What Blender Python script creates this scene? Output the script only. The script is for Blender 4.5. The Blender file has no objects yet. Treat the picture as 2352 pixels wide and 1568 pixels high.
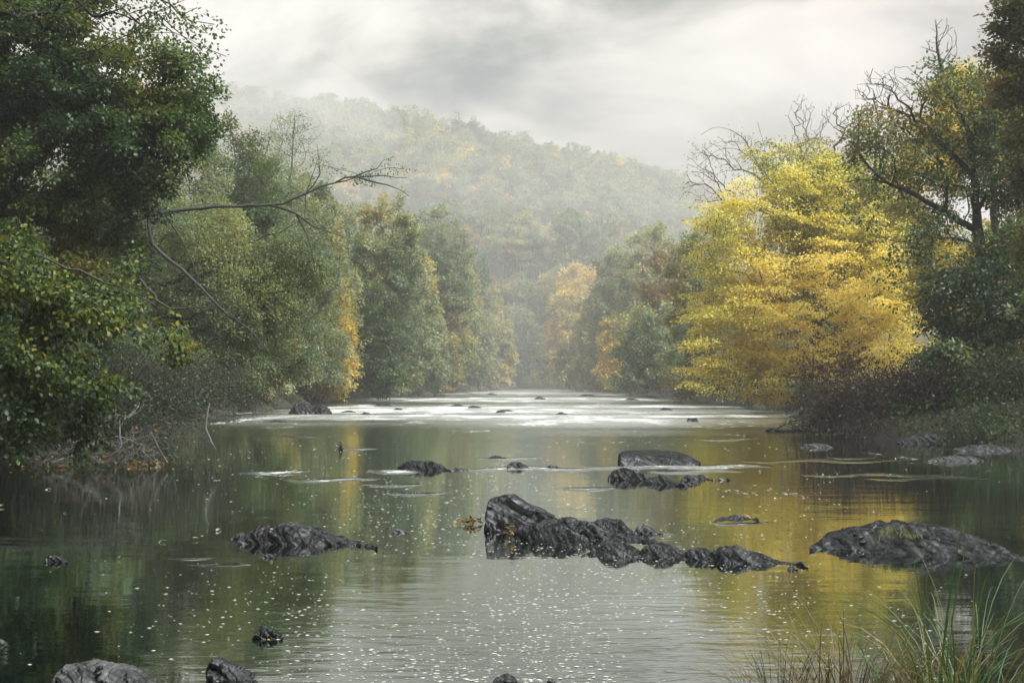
import bpy, math, random
import numpy as np
from mathutils import noise as mnoise, Vector

# ------------------------------------------------------------------ scene, camera, sky, sun
S = bpy.context.scene
COL = S.collection
S.render.engine = 'CYCLES'
S.view_settings.view_transform = 'Standard'
S.view_settings.look = 'None'
S.view_settings.exposure = 0.82
S.view_settings.gamma = 1.0
cy = S.cycles
cy.max_bounces = 6
cy.diffuse_bounces = 2
cy.glossy_bounces = 3
cy.transmission_bounces = 3
cy.volume_bounces = 1
cy.transparent_max_bounces = 6
cy.caustics_reflective = False
cy.caustics_refractive = False
cy.sample_clamp_indirect = 4.0
cy.use_denoising = True
cy.use_adaptive_sampling = False

W, H, F, CAMZ = 2352.0, 1568.0, 50.0 / 36.0 * 2352.0, 1.5     # picture grid used for measuring
PITCH = math.atan(86.0 / F)
cd = bpy.data.cameras.new('camera')
cd.lens = 50.0
cd.sensor_width = 36.0
cd.clip_start = 0.1
cd.clip_end = 5000.0
cam = bpy.data.objects.new('camera', cd)
COL.objects.link(cam)
cam.location = (0, 0, CAMZ)
cam.rotation_euler = (math.pi / 2 + PITCH, 0, 0)
S.camera = cam

SUN_EL, SUN_AZ = math.radians(48), math.radians(122)   # azimuth clockwise from +Y
sl = bpy.data.lights.new('sun', 'SUN')
sl.energy = 5.0
sl.angle = math.radians(30)
sl.color = (1.0, 0.98, 0.94)
sun = bpy.data.objects.new('sun', sl)
COL.objects.link(sun)
sd = Vector((math.sin(SUN_AZ) * math.cos(SUN_EL), math.cos(SUN_AZ) * math.cos(SUN_EL), math.sin(SUN_EL)))
sun.rotation_euler = sd.to_track_quat('Z', 'Y').to_euler()
sun.location = sd * 300


class NT:
    def __init__(s, tree):
        s.t = tree
        s.t.nodes.clear()

    def n(s, kind, **kw):
        nd = s.t.nodes.new(kind)
        for k, v in kw.items():
            if k.startswith('i_'):
                key = k[2:]
                key = int(key) if key.isdigit() else key.replace('_', ' ')
                if isinstance(v, bpy.types.NodeSocket):
                    s.t.links.new(v, nd.inputs[key])
                else:
                    nd.inputs[key].default_value = v
            else:
                setattr(nd, k, v)
        return nd

    def math(s, op, a, b=0.0, c=None, clamp=False):
        nd = s.t.nodes.new('ShaderNodeMath')
        nd.operation = op
        nd.use_clamp = clamp
        for i, v in enumerate((a, b, c)):
            if v is None:
                continue
            if isinstance(v, bpy.types.NodeSocket):
                s.t.links.new(v, nd.inputs[i])
            else:
                nd.inputs[i].default_value = v
        return nd.outputs[0]

    def mix(s, fac, a, b, mode='MIX'):
        nd = s.t.nodes.new('ShaderNodeMix')
        nd.data_type = 'RGBA'
        nd.blend_type = mode
        for i, v in ((0, fac), (6, a), (7, b)):
            if isinstance(v, bpy.types.NodeSocket):
                s.t.links.new(v, nd.inputs[i])
            elif i == 0:
                nd.inputs[i].default_value = v
            else:
                nd.inputs[i].default_value = tuple(v) + (1,) if len(v) == 3 else v
        return nd.outputs[2]

    def ramp(s, fac, stops, interp='LINEAR'):
        nd = s.t.nodes.new('ShaderNodeValToRGB')
        nd.color_ramp.interpolation = interp
        el = nd.color_ramp.elements
        while len(el) < len(stops):
            el.new(0.5)
        for e, (p, c) in zip(el, stops):
            e.position = p
            e.color = tuple(c) + (1,) if len(c) == 3 else c
        s.t.links.new(fac, nd.inputs[0])
        return nd.outputs[0]


wd = bpy.data.worlds.new('World')
S.world = wd
wd.use_nodes = True
w = NT(wd.node_tree)
tc = w.n('ShaderNodeTexCoord')
sep = w.n('ShaderNodeSeparateXYZ', i_0=tc.outputs['Generated'])
zc = w.math('MAXIMUM', sep.outputs['Z'], 0.0)
den = w.math('ADD', zc, 0.10)
px = w.math('DIVIDE', sep.outputs['X'], den)
py = w.math('DIVIDE', sep.outputs['Y'], den)
pv = w.n('ShaderNodeCombineXYZ', i_0=px, i_1=py, i_2=0.37)
mpw = w.n('ShaderNodeMapping', i_0=tc.outputs['Generated'])
mpw.inputs['Scale'].default_value = (1.0, 1.0, 1.9)
mpw.inputs['Location'].default_value = (0.9, 0.35, 0.6)
mpw.inputs['Rotation'].default_value = (0.0, 0.22, 0.0)
n1 = w.n('ShaderNodeTexNoise', i_Vector=mpw.outputs[0], i_Scale=5.2, i_Detail=8.0, i_Roughness=0.55, i_Distortion=0.5)
pv2 = w.n('ShaderNodeCombineXYZ', i_0=px, i_1=py, i_2=4.1)
n2 = w.n('ShaderNodeTexNoise', i_Vector=pv2.outputs[0], i_Scale=0.33, i_Detail=3.0)
cl = w.math('ADD', w.math('MULTIPLY', n1.outputs[0], 0.62), w.math('MULTIPLY', n2.outputs[0], 0.38))
cloud = w.ramp(cl, [(0.40, (0.10, 0.13, 0.15)), (0.46, (0.42, 0.42, 0.39)), (0.52, (0.78, 0.73, 0.695)), (0.62, (1.06, 1.0, 0.955))])
grad = w.math('ADD', w.math('MULTIPLY', w.math('POWER', zc, 1.5), 5.4), 0.58)
bright = w.math('MULTIPLY', grad, 5.1)
cb = w.n('ShaderNodeVectorMath', operation='SCALE', i_0=cloud, i_3=bright)
sky = w.n('ShaderNodeTexSky')
sky.sky_type = 'NISHITA'
sky.sun_disc = False
sky.sun_elevation = SUN_EL
sky.sun_rotation = SUN_AZ
pk = w.math('MULTIPLY', w.math('ADD', sep.outputs['X'], -0.05), 3.0, None, True)
tint = w.mix(pk, (1.0, 1.0, 0.985), (1.05, 0.96, 0.965))
cb2 = w.mix(1.0, cb.outputs[0], tint, 'MULTIPLY')
skc = w.mix(0.94, sky.outputs[0], cb2)
bg = w.n('ShaderNodeBackground', i_Color=skc, i_Strength=0.10)
wo = w.n('ShaderNodeOutputWorld', i_Surface=bg.outputs[0])

# ------------------------------------------------------------------ measuring helpers
_c, _s = math.cos(PITCH), math.sin(PITCH)


def ray(x, y):
    u = (x - W / 2) / F
    v = (H / 2 - y) / F
    return np.array((u, _c - v * _s, _s + v * _c))


def P(x, y, Y):
    d = ray(x, y)
    return np.array((0, 0, CAMZ)) + d * (Y / d[1])


def WP(x, y, z=0.0):
    d = ray(x, y)
    return np.array((0, 0, CAMZ)) + d * ((z - CAMZ) / d[2])


def mpp(Y):
    return Y / F


def nrm(a):
    return a / np.maximum(np.linalg.norm(a, axis=-1, keepdims=True), 1e-9)


class Clump:
    def __init__(s, rng, freq):
        s.k = rng.normal(size=(10, 3)) * freq
        s.p = rng.uniform(0, 6.28, 10)
        s.a = 1.0 / np.sqrt(5.0)

    def __call__(s, p):
        return np.sin(np.asarray(p) @ s.k.T + s.p).sum(-1) * s.a   # ~N(0,1)


# ------------------------------------------------------------------ object helpers
def mesh_np(name, co, faces_flat, loop_start, mat=None, col=None, smooth=False):
    me = bpy.data.meshes.new(name)
    co = np.ascontiguousarray(co, dtype=np.float32)
    me.vertices.add(len(co))
    me.vertices.foreach_set('co', co.ravel())
    me.loops.add(len(faces_flat))
    me.loops.foreach_set('vertex_index', np.ascontiguousarray(faces_flat, dtype=np.int32))
    me.polygons.add(len(loop_start))
    me.polygons.foreach_set('loop_start', np.ascontiguousarray(loop_start, dtype=np.int32))
    if smooth:
        me.polygons.foreach_set('use_smooth', np.ones(len(loop_start), dtype=bool))
    if col is not None:
        at = me.attributes.new('col', 'FLOAT_COLOR', 'POINT')
        c4 = np.ones((len(co), 4), dtype=np.float32)
        c4[:, :3] = col
        at.data.foreach_set('color', c4.ravel())
    me.update(calc_edges=True)
    if mat:
        me.materials.append(mat)
    return me


def link(name, data, parent=None, loc=(0, 0, 0)):
    o = bpy.data.objects.new(name, data)
    COL.objects.link(o)
    o.location = loc
    if parent:
        o.parent = parent
    return o


def tag(o, label=None, cat=None, group=None, kind=None):
    if label:
        o['label'] = label
    if cat:
        o['category'] = cat
    if group:
        o['group'] = group
    if kind:
        o['kind'] = kind
    return o


# ------------------------------------------------------------------ materials
def new_mat(name):
    m = bpy.data.materials.new(name)
    m.use_nodes = True
    return m, NT(m.node_tree)


def leaf_material(name, trans=0.38, rough=0.45, spec=0.4):
    m, t = new_mat(name)
    a = t.n('ShaderNodeAttribute', attribute_name='col')
    pb = t.n('ShaderNodeBsdfPrincipled', i_Base_Color=a.outputs['Color'], i_Roughness=rough)
    pb.inputs['Specular IOR Level'].default_value = spec
    tcol = t.mix(1.0, a.outputs['Color'], (1.25, 1.15, 0.7), 'MULTIPLY')
    tr = t.n('ShaderNodeBsdfTranslucent', i_Color=tcol)
    mx = t.n('ShaderNodeMixShader', i_0=trans, i_1=pb.outputs[0], i_2=tr.outputs[0])
    t.n('ShaderNodeOutputMaterial', i_Surface=mx.outputs[0])
    return m


def bark_material(name, c1, c2, scale=6.0):
    m, t = new_mat(name)
    tc = t.n('ShaderNodeTexCoord')
    mp = t.n('ShaderNodeMapping', i_0=tc.outputs['Object'])
    mp.inputs['Scale'].default_value = (1, 1, 0.35)
    nz = t.n('ShaderNodeTexNoise', i_Vector=mp.outputs[0], i_Scale=scale, i_Detail=8.0, i_Roughness=0.65)
    c = t.ramp(nz.outputs[0], [(0.35, c1), (0.68, c2)])
    bp = t.n('ShaderNodeBump', i_Height=nz.outputs[0], i_Strength=0.8, i_Distance=0.03)
    pb = t.n('ShaderNodeBsdfPrincipled', i_Base_Color=c, i_Roughness=0.75, i_Normal=bp.outputs[0])
    t.n('ShaderNodeOutputMaterial', i_Surface=pb.outputs[0])
    return m


M_LEAF = leaf_material('leaf', trans=0.46)
M_LEAFY = leaf_material('yellow_leaf', trans=0.45, rough=0.5, spec=0.3)
M_BARK = bark_material('dark_bark', (0.007, 0.008, 0.007), (0.030, 0.032, 0.028))
M_DARKWOOD = bark_material('dark_wet_wood', (0.006, 0.007, 0.006), (0.02, 0.021, 0.018))
M_GREYWOOD = bark_material('grey_dead_wood', (0.05, 0.05, 0.047), (0.17, 0.165, 0.155), 9.0)
M_BRUSH = bark_material('brush_wood', (0.008, 0.007, 0.006), (0.034, 0.027, 0.024), 9.0)


def rock_material(name, dark, light, wet=0.35):
    m, t = new_mat(name)
    tc = t.n('ShaderNodeTexCoord')
    vr = t.n('ShaderNodeVectorRotate', rotation_type='Y_AXIS', i_Vector=tc.outputs['Object'], i_Angle=math.radians(-30))
    mp = t.n('ShaderNodeMapping', i_0=vr.outputs[0])
    mp.inputs['Scale'].default_value = (1.0, 2.5, 11.0)
    st = t.n('ShaderNodeTexNoise', i_Vector=mp.outputs[0], i_Scale=2.2, i_Detail=9.0, i_Roughness=0.68, i_Distortion=0.5)
    fine = t.n('ShaderNodeTexNoise', i_Vector=tc.outputs['Object'], i_Scale=30.0, i_Detail=6.0, i_Roughness=0.7)
    vein = t.n('ShaderNodeTexNoise', i_Vector=mp.outputs[0], i_Scale=4.5, i_Detail=4.0, i_Roughness=0.6)
    c = t.ramp(st.outputs[0], [(0.30, dark), (0.52, tuple(0.6 * a + 0.4 * b for a, b in zip(dark, light))), (0.72, light)])
    vm = t.ramp(vein.outputs[0], [(0.62, (0, 0, 0)), (0.70, (1, 1, 1))])
    c = t.mix(t.math('MULTIPLY', vm, 0.16), c, (0.14, 0.14, 0.13))
    hgt = t.math('ADD', t.math('MULTIPLY', st.outputs[0], 1.0), t.math('MULTIPLY', fine.outputs[0], 0.18))
    bp = t.n('ShaderNodeBump', i_Height=hgt, i_Strength=0.7, i_Distance=0.035)
    rg = t.math('ADD', t.math('MULTIPLY', fine.outputs[0], 0.4), wet - 0.18)
    df = t.n('ShaderNodeBsdfDiffuse', i_Color=c, i_Normal=bp.outputs[0])
    gl = t.n('ShaderNodeBsdfGlossy', i_Color=(0.9, 0.95, 1.0, 1), i_Roughness=rg, i_Normal=bp.outputs[0])
    gf = t.ramp(st.outputs[0], [(0.38, (0.010, 0.010, 0.010)), (0.66, (0.10, 0.10, 0.10))])
    mx = t.n('ShaderNodeMixShader', i_0=gf, i_1=df.outputs[0], i_2=gl.outputs[0])
    t.n('ShaderNodeOutputMaterial', i_Surface=mx.outputs[0])
    return m


M_ROCK = rock_material('wet_slate', (0.0015, 0.002, 0.0024), (0.012, 0.013, 0.0135))
M_ROCKPALE = rock_material('pale_slate', (0.005, 0.005, 0.005), (0.03, 0.03, 0.029), 0.55)


def flat_material(name, c, rough=0.7, use_attr=False):
    m, t = new_mat(name)
    pb = t.n('ShaderNodeBsdfPrincipled', i_Roughness=rough)
    if use_attr:
        a = t.n('ShaderNodeAttribute', attribute_name='col')
        t.t.links.new(a.outputs['Color'], pb.inputs['Base Color'])
    else:
        tc = t.n('ShaderNodeTexCoord')
        nz = t.n('ShaderNodeTexNoise', i_Vector=tc.outputs['Object'], i_Scale=25.0, i_Detail=4.0)
        c2 = t.mix(nz.outputs[0], tuple(x * 0.65 for x in c), tuple(min(1, x * 1.3) for x in c))
        t.t.links.new(c2, pb.inputs['Base Color'])
    t.n('ShaderNodeOutputMaterial', i_Surface=pb.outputs[0])
    return m


M_FOAM = flat_material('foam', (0.38, 0.38, 0.36), 0.6)

# ------------------------------------------------------------------ river course and ground
LB = np.array([(-60, -16), (4, -12), (14, -9.6), (22, -8.8), (30, -9.4), (40, -11.2), (61, -12.6), (75, -12.2), (109, -12.5), (135, -9), (163, -4.6), (195, -1.5), (213, 0.6), (225, 9), (235, 26), (245, 60), (262, 200)], float)
RB = np.array([(-60, 14), (10, 12), (29, 10.3), (35, 9.4), (41, 9.4), (51, 10.6), (60, 12.2), (75, 13.4), (102, 13.4), (140, 13.6), (175, 10.2), (205, 7.0), (213, 7.4), (218, 14), (224, 30), (230, 60), (238, 200)], float)
XS_R = np.array([-400, -140, -96, -60, -20, 0, 25, 58, 75, 110, 200, 400], float)
ZS_R = np.array([60, 84, 84, 82, 75, 69, 63, 54, 46, 36, 24, 20], float)


def ground_z(X, Y):
    X = np.asarray(X, float)
    Y = np.asarray(Y, float)
    xl = np.interp(Y, LB[:, 0], LB[:, 1])
    xr = np.interp(Y, RB[:, 0], RB[:, 1])
    wob = 0.35 * np.sin(Y * 0.9 + 1.0) + 0.25 * np.sin(Y * 2.3) + 0.3 * np.sin(Y * 0.37)
    d = np.maximum(xl + wob - X, X - xr + wob)
    near = 5.4 + 0.25 * np.sin(X * 1.7) - Y + np.where(X > 0.6, np.clip((X - 0.6) * 0.7, 0, 0.8), 0)
    d = np.maximum(d, near)
    d = np.maximum(d, np.where(Y > 262, 10.0, -99))
    up = 1.15 * (1 - np.exp(-np.maximum(d, 0) / 1.3)) + 0.13 * np.clip(d - 2.5, 0, 130)
    up = np.where(Y < 12, np.minimum(up, 0.22 + 0.02 * np.maximum(d, 0)), up)
    z = np.where(d > 0, up - 0.06, np.maximum(d * 0.35, -0.9) - 0.06)
    t = np.clip((Y - 238) / 212, 0, 1)
    z = z * np.where(Y > 238, np.clip(1 - (Y - 238) / 60, 0, 1), 1) + np.interp(X, XS_R, ZS_R) * (t ** 0.92) * (1 - 0.0003 * np.clip(Y - 450, 0, 900))
    bump = 0.06 * np.sin(X * 1.9 + Y * 0.7) * np.sin(Y * 1.3 - X * 0.4) + 0.03 * np.sin(X * 4.1 - Y * 3.3)
    return z + np.where(d > 0.2, bump, 0)


def grid_mesh(name, xs, ys, zf, mat, col=None):
    X, Y = np.meshgrid(xs, ys)
    Z = zf(X, Y)
    co = np.stack((X.ravel(), Y.ravel(), Z.ravel()), -1)
    nx, ny = len(xs), len(ys)
    i = (np.arange(ny - 1)[:, None] * nx + np.arange(nx - 1)[None]).ravel()
    f = np.stack((i, i + 1, i + 1 + nx, i + nx), -1)
    return mesh_np(name, co, f.ravel(), np.arange(len(f)) * 4, mat, None, True), co


def ground_material():
    m, t = new_mat('forest_floor')
    tc = t.n('ShaderNodeTexCoord')
    a = t.n('ShaderNodeTexNoise', i_Vector=tc.outputs['Object'], i_Scale=0.7, i_Detail=6.0)
    b = t.n('ShaderNodeTexNoise', i_Vector=tc.outputs['Object'], i_Scale=14.0, i_Detail=8.0, i_Roughness=0.75)
    c = t.ramp(b.outputs[0], [(0.3, (0.007, 0.006, 0.005)), (0.55, (0.020, 0.016, 0.011)), (0.75, (0.05, 0.034, 0.02))])
    c = t.mix(t.ramp(a.outputs[0], [(0.42, (0, 0, 0)), (0.62, (1, 1, 1))]), c, (0.015, 0.024, 0.010))
    bp = t.n('ShaderNodeBump', i_Height=b.outputs[0], i_Strength=1.0, i_Distance=0.08)
    pb = t.n('ShaderNodeBsdfPrincipled', i_Base_Color=c, i_Roughness=0.9, i_Normal=bp.outputs[0])
    t.n('ShaderNodeOutputMaterial', i_Surface=pb.outputs[0])
    return m


gxs = np.unique(np.round(np.concatenate((np.linspace(-420, -60, 26), np.linspace(-60, -22, 20), np.linspace(-22, 22, 150), np.linspace(22, 60, 20), np.linspace(60, 420, 26))), 3))
gys = np.unique(np.round(np.concatenate((np.linspace(-60, 3, 15), np.linspace(3, 60, 150), np.linspace(60, 260, 130), np.linspace(260, 520, 46))), 3))
gm, _ = grid_mesh('ground', gxs, gys, ground_z, ground_material())
tag(link('ground', gm), 'dark leaf strewn river banks rising into the wooded valley sides', 'ground', kind='structure')


# ------------------------------------------------------------------ water
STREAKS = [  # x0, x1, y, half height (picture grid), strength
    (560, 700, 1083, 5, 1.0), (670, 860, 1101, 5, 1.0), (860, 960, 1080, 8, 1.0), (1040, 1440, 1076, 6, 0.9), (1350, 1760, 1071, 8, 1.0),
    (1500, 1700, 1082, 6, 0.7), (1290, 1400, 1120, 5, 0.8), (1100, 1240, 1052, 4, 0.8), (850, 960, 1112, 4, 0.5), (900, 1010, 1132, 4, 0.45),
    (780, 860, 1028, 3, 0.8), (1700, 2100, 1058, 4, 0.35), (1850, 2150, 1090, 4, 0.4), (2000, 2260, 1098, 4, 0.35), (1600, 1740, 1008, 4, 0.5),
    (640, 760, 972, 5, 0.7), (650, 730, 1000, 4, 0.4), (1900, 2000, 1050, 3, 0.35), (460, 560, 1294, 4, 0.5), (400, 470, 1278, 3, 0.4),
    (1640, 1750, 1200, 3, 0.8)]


def water_mesh():
    ys = 4.0 * (270 / 4.0) ** np.linspace(0, 1, 620)
    xs = np.unique(np.round(np.concatenate((np.linspace(-40, -16, 14), np.linspace(-16, 17, 260), np.linspace(17, 60, 20), np.linspace(60, 240, 12))), 3))
    me, co = grid_mesh('water', xs, ys, lambda X, Y: X * 0, None)
    X, Y = co[:, 0], co[:, 1]
    py = 870 + CAMZ * F / Y
    pxx = W / 2 + X / Y * F
    rng = np.random.default_rng(5)
    c1 = Clump(rng, 1.0)
    q = np.stack((X * 0.06, np.log(Y) * 14, X * 0), -1)
    band = c1(q)
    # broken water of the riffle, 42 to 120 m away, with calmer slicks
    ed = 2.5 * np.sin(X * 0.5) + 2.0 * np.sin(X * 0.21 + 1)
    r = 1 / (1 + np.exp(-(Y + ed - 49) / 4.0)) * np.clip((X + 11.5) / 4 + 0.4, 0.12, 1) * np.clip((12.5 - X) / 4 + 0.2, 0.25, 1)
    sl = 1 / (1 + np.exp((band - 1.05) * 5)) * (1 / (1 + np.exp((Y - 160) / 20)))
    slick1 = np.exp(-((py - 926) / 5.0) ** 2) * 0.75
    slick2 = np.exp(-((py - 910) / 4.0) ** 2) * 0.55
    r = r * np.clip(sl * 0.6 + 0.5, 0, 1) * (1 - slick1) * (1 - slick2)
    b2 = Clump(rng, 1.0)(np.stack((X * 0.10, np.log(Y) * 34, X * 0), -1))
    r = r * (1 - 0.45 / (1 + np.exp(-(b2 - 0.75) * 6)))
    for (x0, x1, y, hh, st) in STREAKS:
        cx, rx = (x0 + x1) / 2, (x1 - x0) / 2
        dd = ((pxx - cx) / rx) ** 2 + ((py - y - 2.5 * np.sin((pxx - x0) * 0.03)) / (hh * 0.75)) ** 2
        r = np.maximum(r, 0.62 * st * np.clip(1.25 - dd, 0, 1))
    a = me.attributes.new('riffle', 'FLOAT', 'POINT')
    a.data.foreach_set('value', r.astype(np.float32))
    # faint wind ripple of the near pool
    fx = np.exp(-((pxx - 1280) / 430) ** 2) * np.clip((py - 1330) / 160, 0, 1)
    a2 = me.attributes.new('breeze', 'FLOAT', 'POINT')
    a2.data.foreach_set('value', fx.astype(np.float32))
    m, t = new_mat('river_water')
    tc = t.n('ShaderNodeTexCoord')
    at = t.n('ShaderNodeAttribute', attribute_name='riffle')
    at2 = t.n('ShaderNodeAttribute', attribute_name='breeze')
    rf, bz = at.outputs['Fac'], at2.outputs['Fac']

    def nz(sx, sy, sc, det, rough=0.55):
        mp = t.n('ShaderNodeMapping', i_0=tc.outputs['Object'])
        mp.inputs['Scale'].default_value = (sx, sy, 1)
        return t.n('ShaderNodeTexNoise', i_Vector=mp.outputs[0], i_Scale=sc, i_Detail=det, i_Roughness=rough).outputs[0]
    calm = nz(0.55, 1.0, 1.3, 3.0, 0.5)
    small = nz(0.5, 1.4, 6.0, 3.0)
    chop = nz(1.0, 0.6, 2.6, 5.0, 0.62)
    h = t.math('ADD', t.math('MULTIPLY', calm, 0.0055), t.math('MULTIPLY', small, t.math('ADD', t.math('MULTIPLY', bz, 0.010), 0.0010)))
    h = t.math('ADD', h, t.math('MULTIPLY', chop, t.math('MULTIPLY', rf, 0.30)))
    bp = t.n('ShaderNodeBump', i_Height=h, i_Strength=1.0, i_Distance=1.0)
    ro = t.math('ADD', t.math('MULTIPLY', rf, 0.40), 0.03)
    fr = t.n('ShaderNodeFresnel', i_IOR=1.45, i_Normal=bp.outputs[0])
    fw = t.math('MINIMUM', t.math('MULTIPLY', fr.outputs[0], 1.5), 0.94)
    body = t.n('ShaderNodeBsdfDiffuse', i_Color=(0.0018, 0.0042, 0.0034, 1))
    mir = t.n('ShaderNodeBsdfGlossy', i_Color=(0.90, 0.95, 0.92, 1), i_Roughness=ro, i_Normal=bp.outputs[0])
    pb = t.n('ShaderNodeMixShader', i_0=fw, i_1=body.outputs[0], i_2=mir.outputs[0])
    # white diffuse painted over the riffle for its bright sky reflection
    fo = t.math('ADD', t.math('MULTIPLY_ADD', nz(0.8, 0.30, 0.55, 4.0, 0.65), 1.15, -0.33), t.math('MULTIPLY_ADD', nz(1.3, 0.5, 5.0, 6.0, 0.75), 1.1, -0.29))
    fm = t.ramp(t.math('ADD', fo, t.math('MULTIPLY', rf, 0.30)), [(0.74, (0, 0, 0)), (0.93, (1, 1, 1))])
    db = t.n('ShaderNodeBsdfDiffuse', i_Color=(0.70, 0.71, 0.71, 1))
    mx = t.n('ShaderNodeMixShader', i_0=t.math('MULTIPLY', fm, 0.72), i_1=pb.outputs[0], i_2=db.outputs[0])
    t.n('ShaderNodeOutputMaterial', i_Surface=mx.outputs[0])
    me.materials.append(m)
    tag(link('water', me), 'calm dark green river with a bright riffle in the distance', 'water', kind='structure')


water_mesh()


# ------------------------------------------------------------------ leaves
def leaves_geo(p, axis, nor, L, Wd, near=False):
    """leaf blades at p; near: two folded quads, else one diamond quad"""
    axis = nrm(axis)
    side = nrm(np.cross(nor, axis))
    nor = np.cross(axis, side)
    L = L[:, None]
    Wd = Wd[:, None]
    if near:
        v = np.stack((p, p + axis * L * .30 + side * Wd * .46 + nor * L * .05, p + axis * L * .70 + side * Wd * .40 + nor * L * .02, p + axis * L - nor * L * .10,
                      p + axis * L * .70 - side * Wd * .40 + nor * L * .02, p + axis * L * .30 - side * Wd * .46 + nor * L * .05), 1)
        n = len(p)
        b = np.arange(n)[:, None] * 6
        f = np.concatenate((b + np.array([[0, 3, 2, 1]]), b + np.array([[0, 5, 4, 3]])), 1).reshape(-1, 4)
        return v.reshape(-1, 3), f, 6
    v = np.stack((p, p + axis * L * .45 + side * Wd * .5, p + axis * L, p + axis * L * .5 - side * Wd * .5), 1)
    f = np.arange(len(p) * 4).reshape(-1, 4)
    return v.reshape(-1, 3), f, 4


def pal_pick(t, pal):
    pal = np.asarray(pal, float)
    x = np.clip(t, 0, 1) * (len(pal) - 1)
    i = np.minimum(x.astype(int), len(pal) - 2)
    f = (x - i)[:, None]
    return pal[i] * (1 - f) + pal[i + 1] * f


def unit(rng, n):
    return nrm(rng.normal(size=(n, 3)))


def foliage(name, rng, tips, dirs, n_leaves, leaf, spray, pal, mat, parent, org, near=False, up=0.9, clumpf=0.5, cspread=(0.33, 0.16), droop=0.25, wts=None, ftilt=0.28, tbase=0.45):
    n = int(n_leaves)
    if wts is None:
        idx = rng.integers(0, len(tips), n)
    else:
        idx = rng.choice(len(tips), n, p=wts / wts.sum())
    s, flat = spray
    off = unit(rng, n) * (rng.uniform(0, 1, n) ** 0.5)[:, None] * s
    # each tip carries a flat fan of leaves, tilted its own way
    tn = nrm(np.array([0, 0, 1.0]) + rng.normal(size=(len(tips), 3)) * ftilt)
    k = tn[idx]
    off = off - k * (off * k).sum(-1, keepdims=True) * (1 - flat)
    off[:, 2] -= (off[:, 0] ** 2 + off[:, 1] ** 2) / s * droop
    p = tips[idx] + off + dirs[idx] * (rng.uniform(-0.6, 0.5, n) * s)[:, None]
    nor = nrm(k * up + unit(rng, n) * (1.05 - 0.45 * up))
    ax = nrm(nrm(off) * 0.7 + dirs[idx] * 0.5 + unit(rng, n) * 0.7 + np.array([0, 0, -0.35]))
    L = leaf[0] * rng.uniform(0.65, 1.25, n)
    Wd = leaf[1] * rng.uniform(0.7, 1.2, n)
    v, f, per = leaves_geo(p, ax, nor, L, Wd, near)
    c1 = Clump(rng, clumpf)
    tt = tbase + cspread[0] * c1(p) * 0.7 + cspread[1] * rng.normal(size=n)
    c = pal_pick(tt, pal) * rng.uniform(0.75, 1.2, n)[:, None]
    me = mesh_np(name, v - org, f.ravel(), np.arange(len(f)) * 4, mat, np.repeat(c, per, 0))
    return link(name, me, parent) if parent is not None else me


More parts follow.
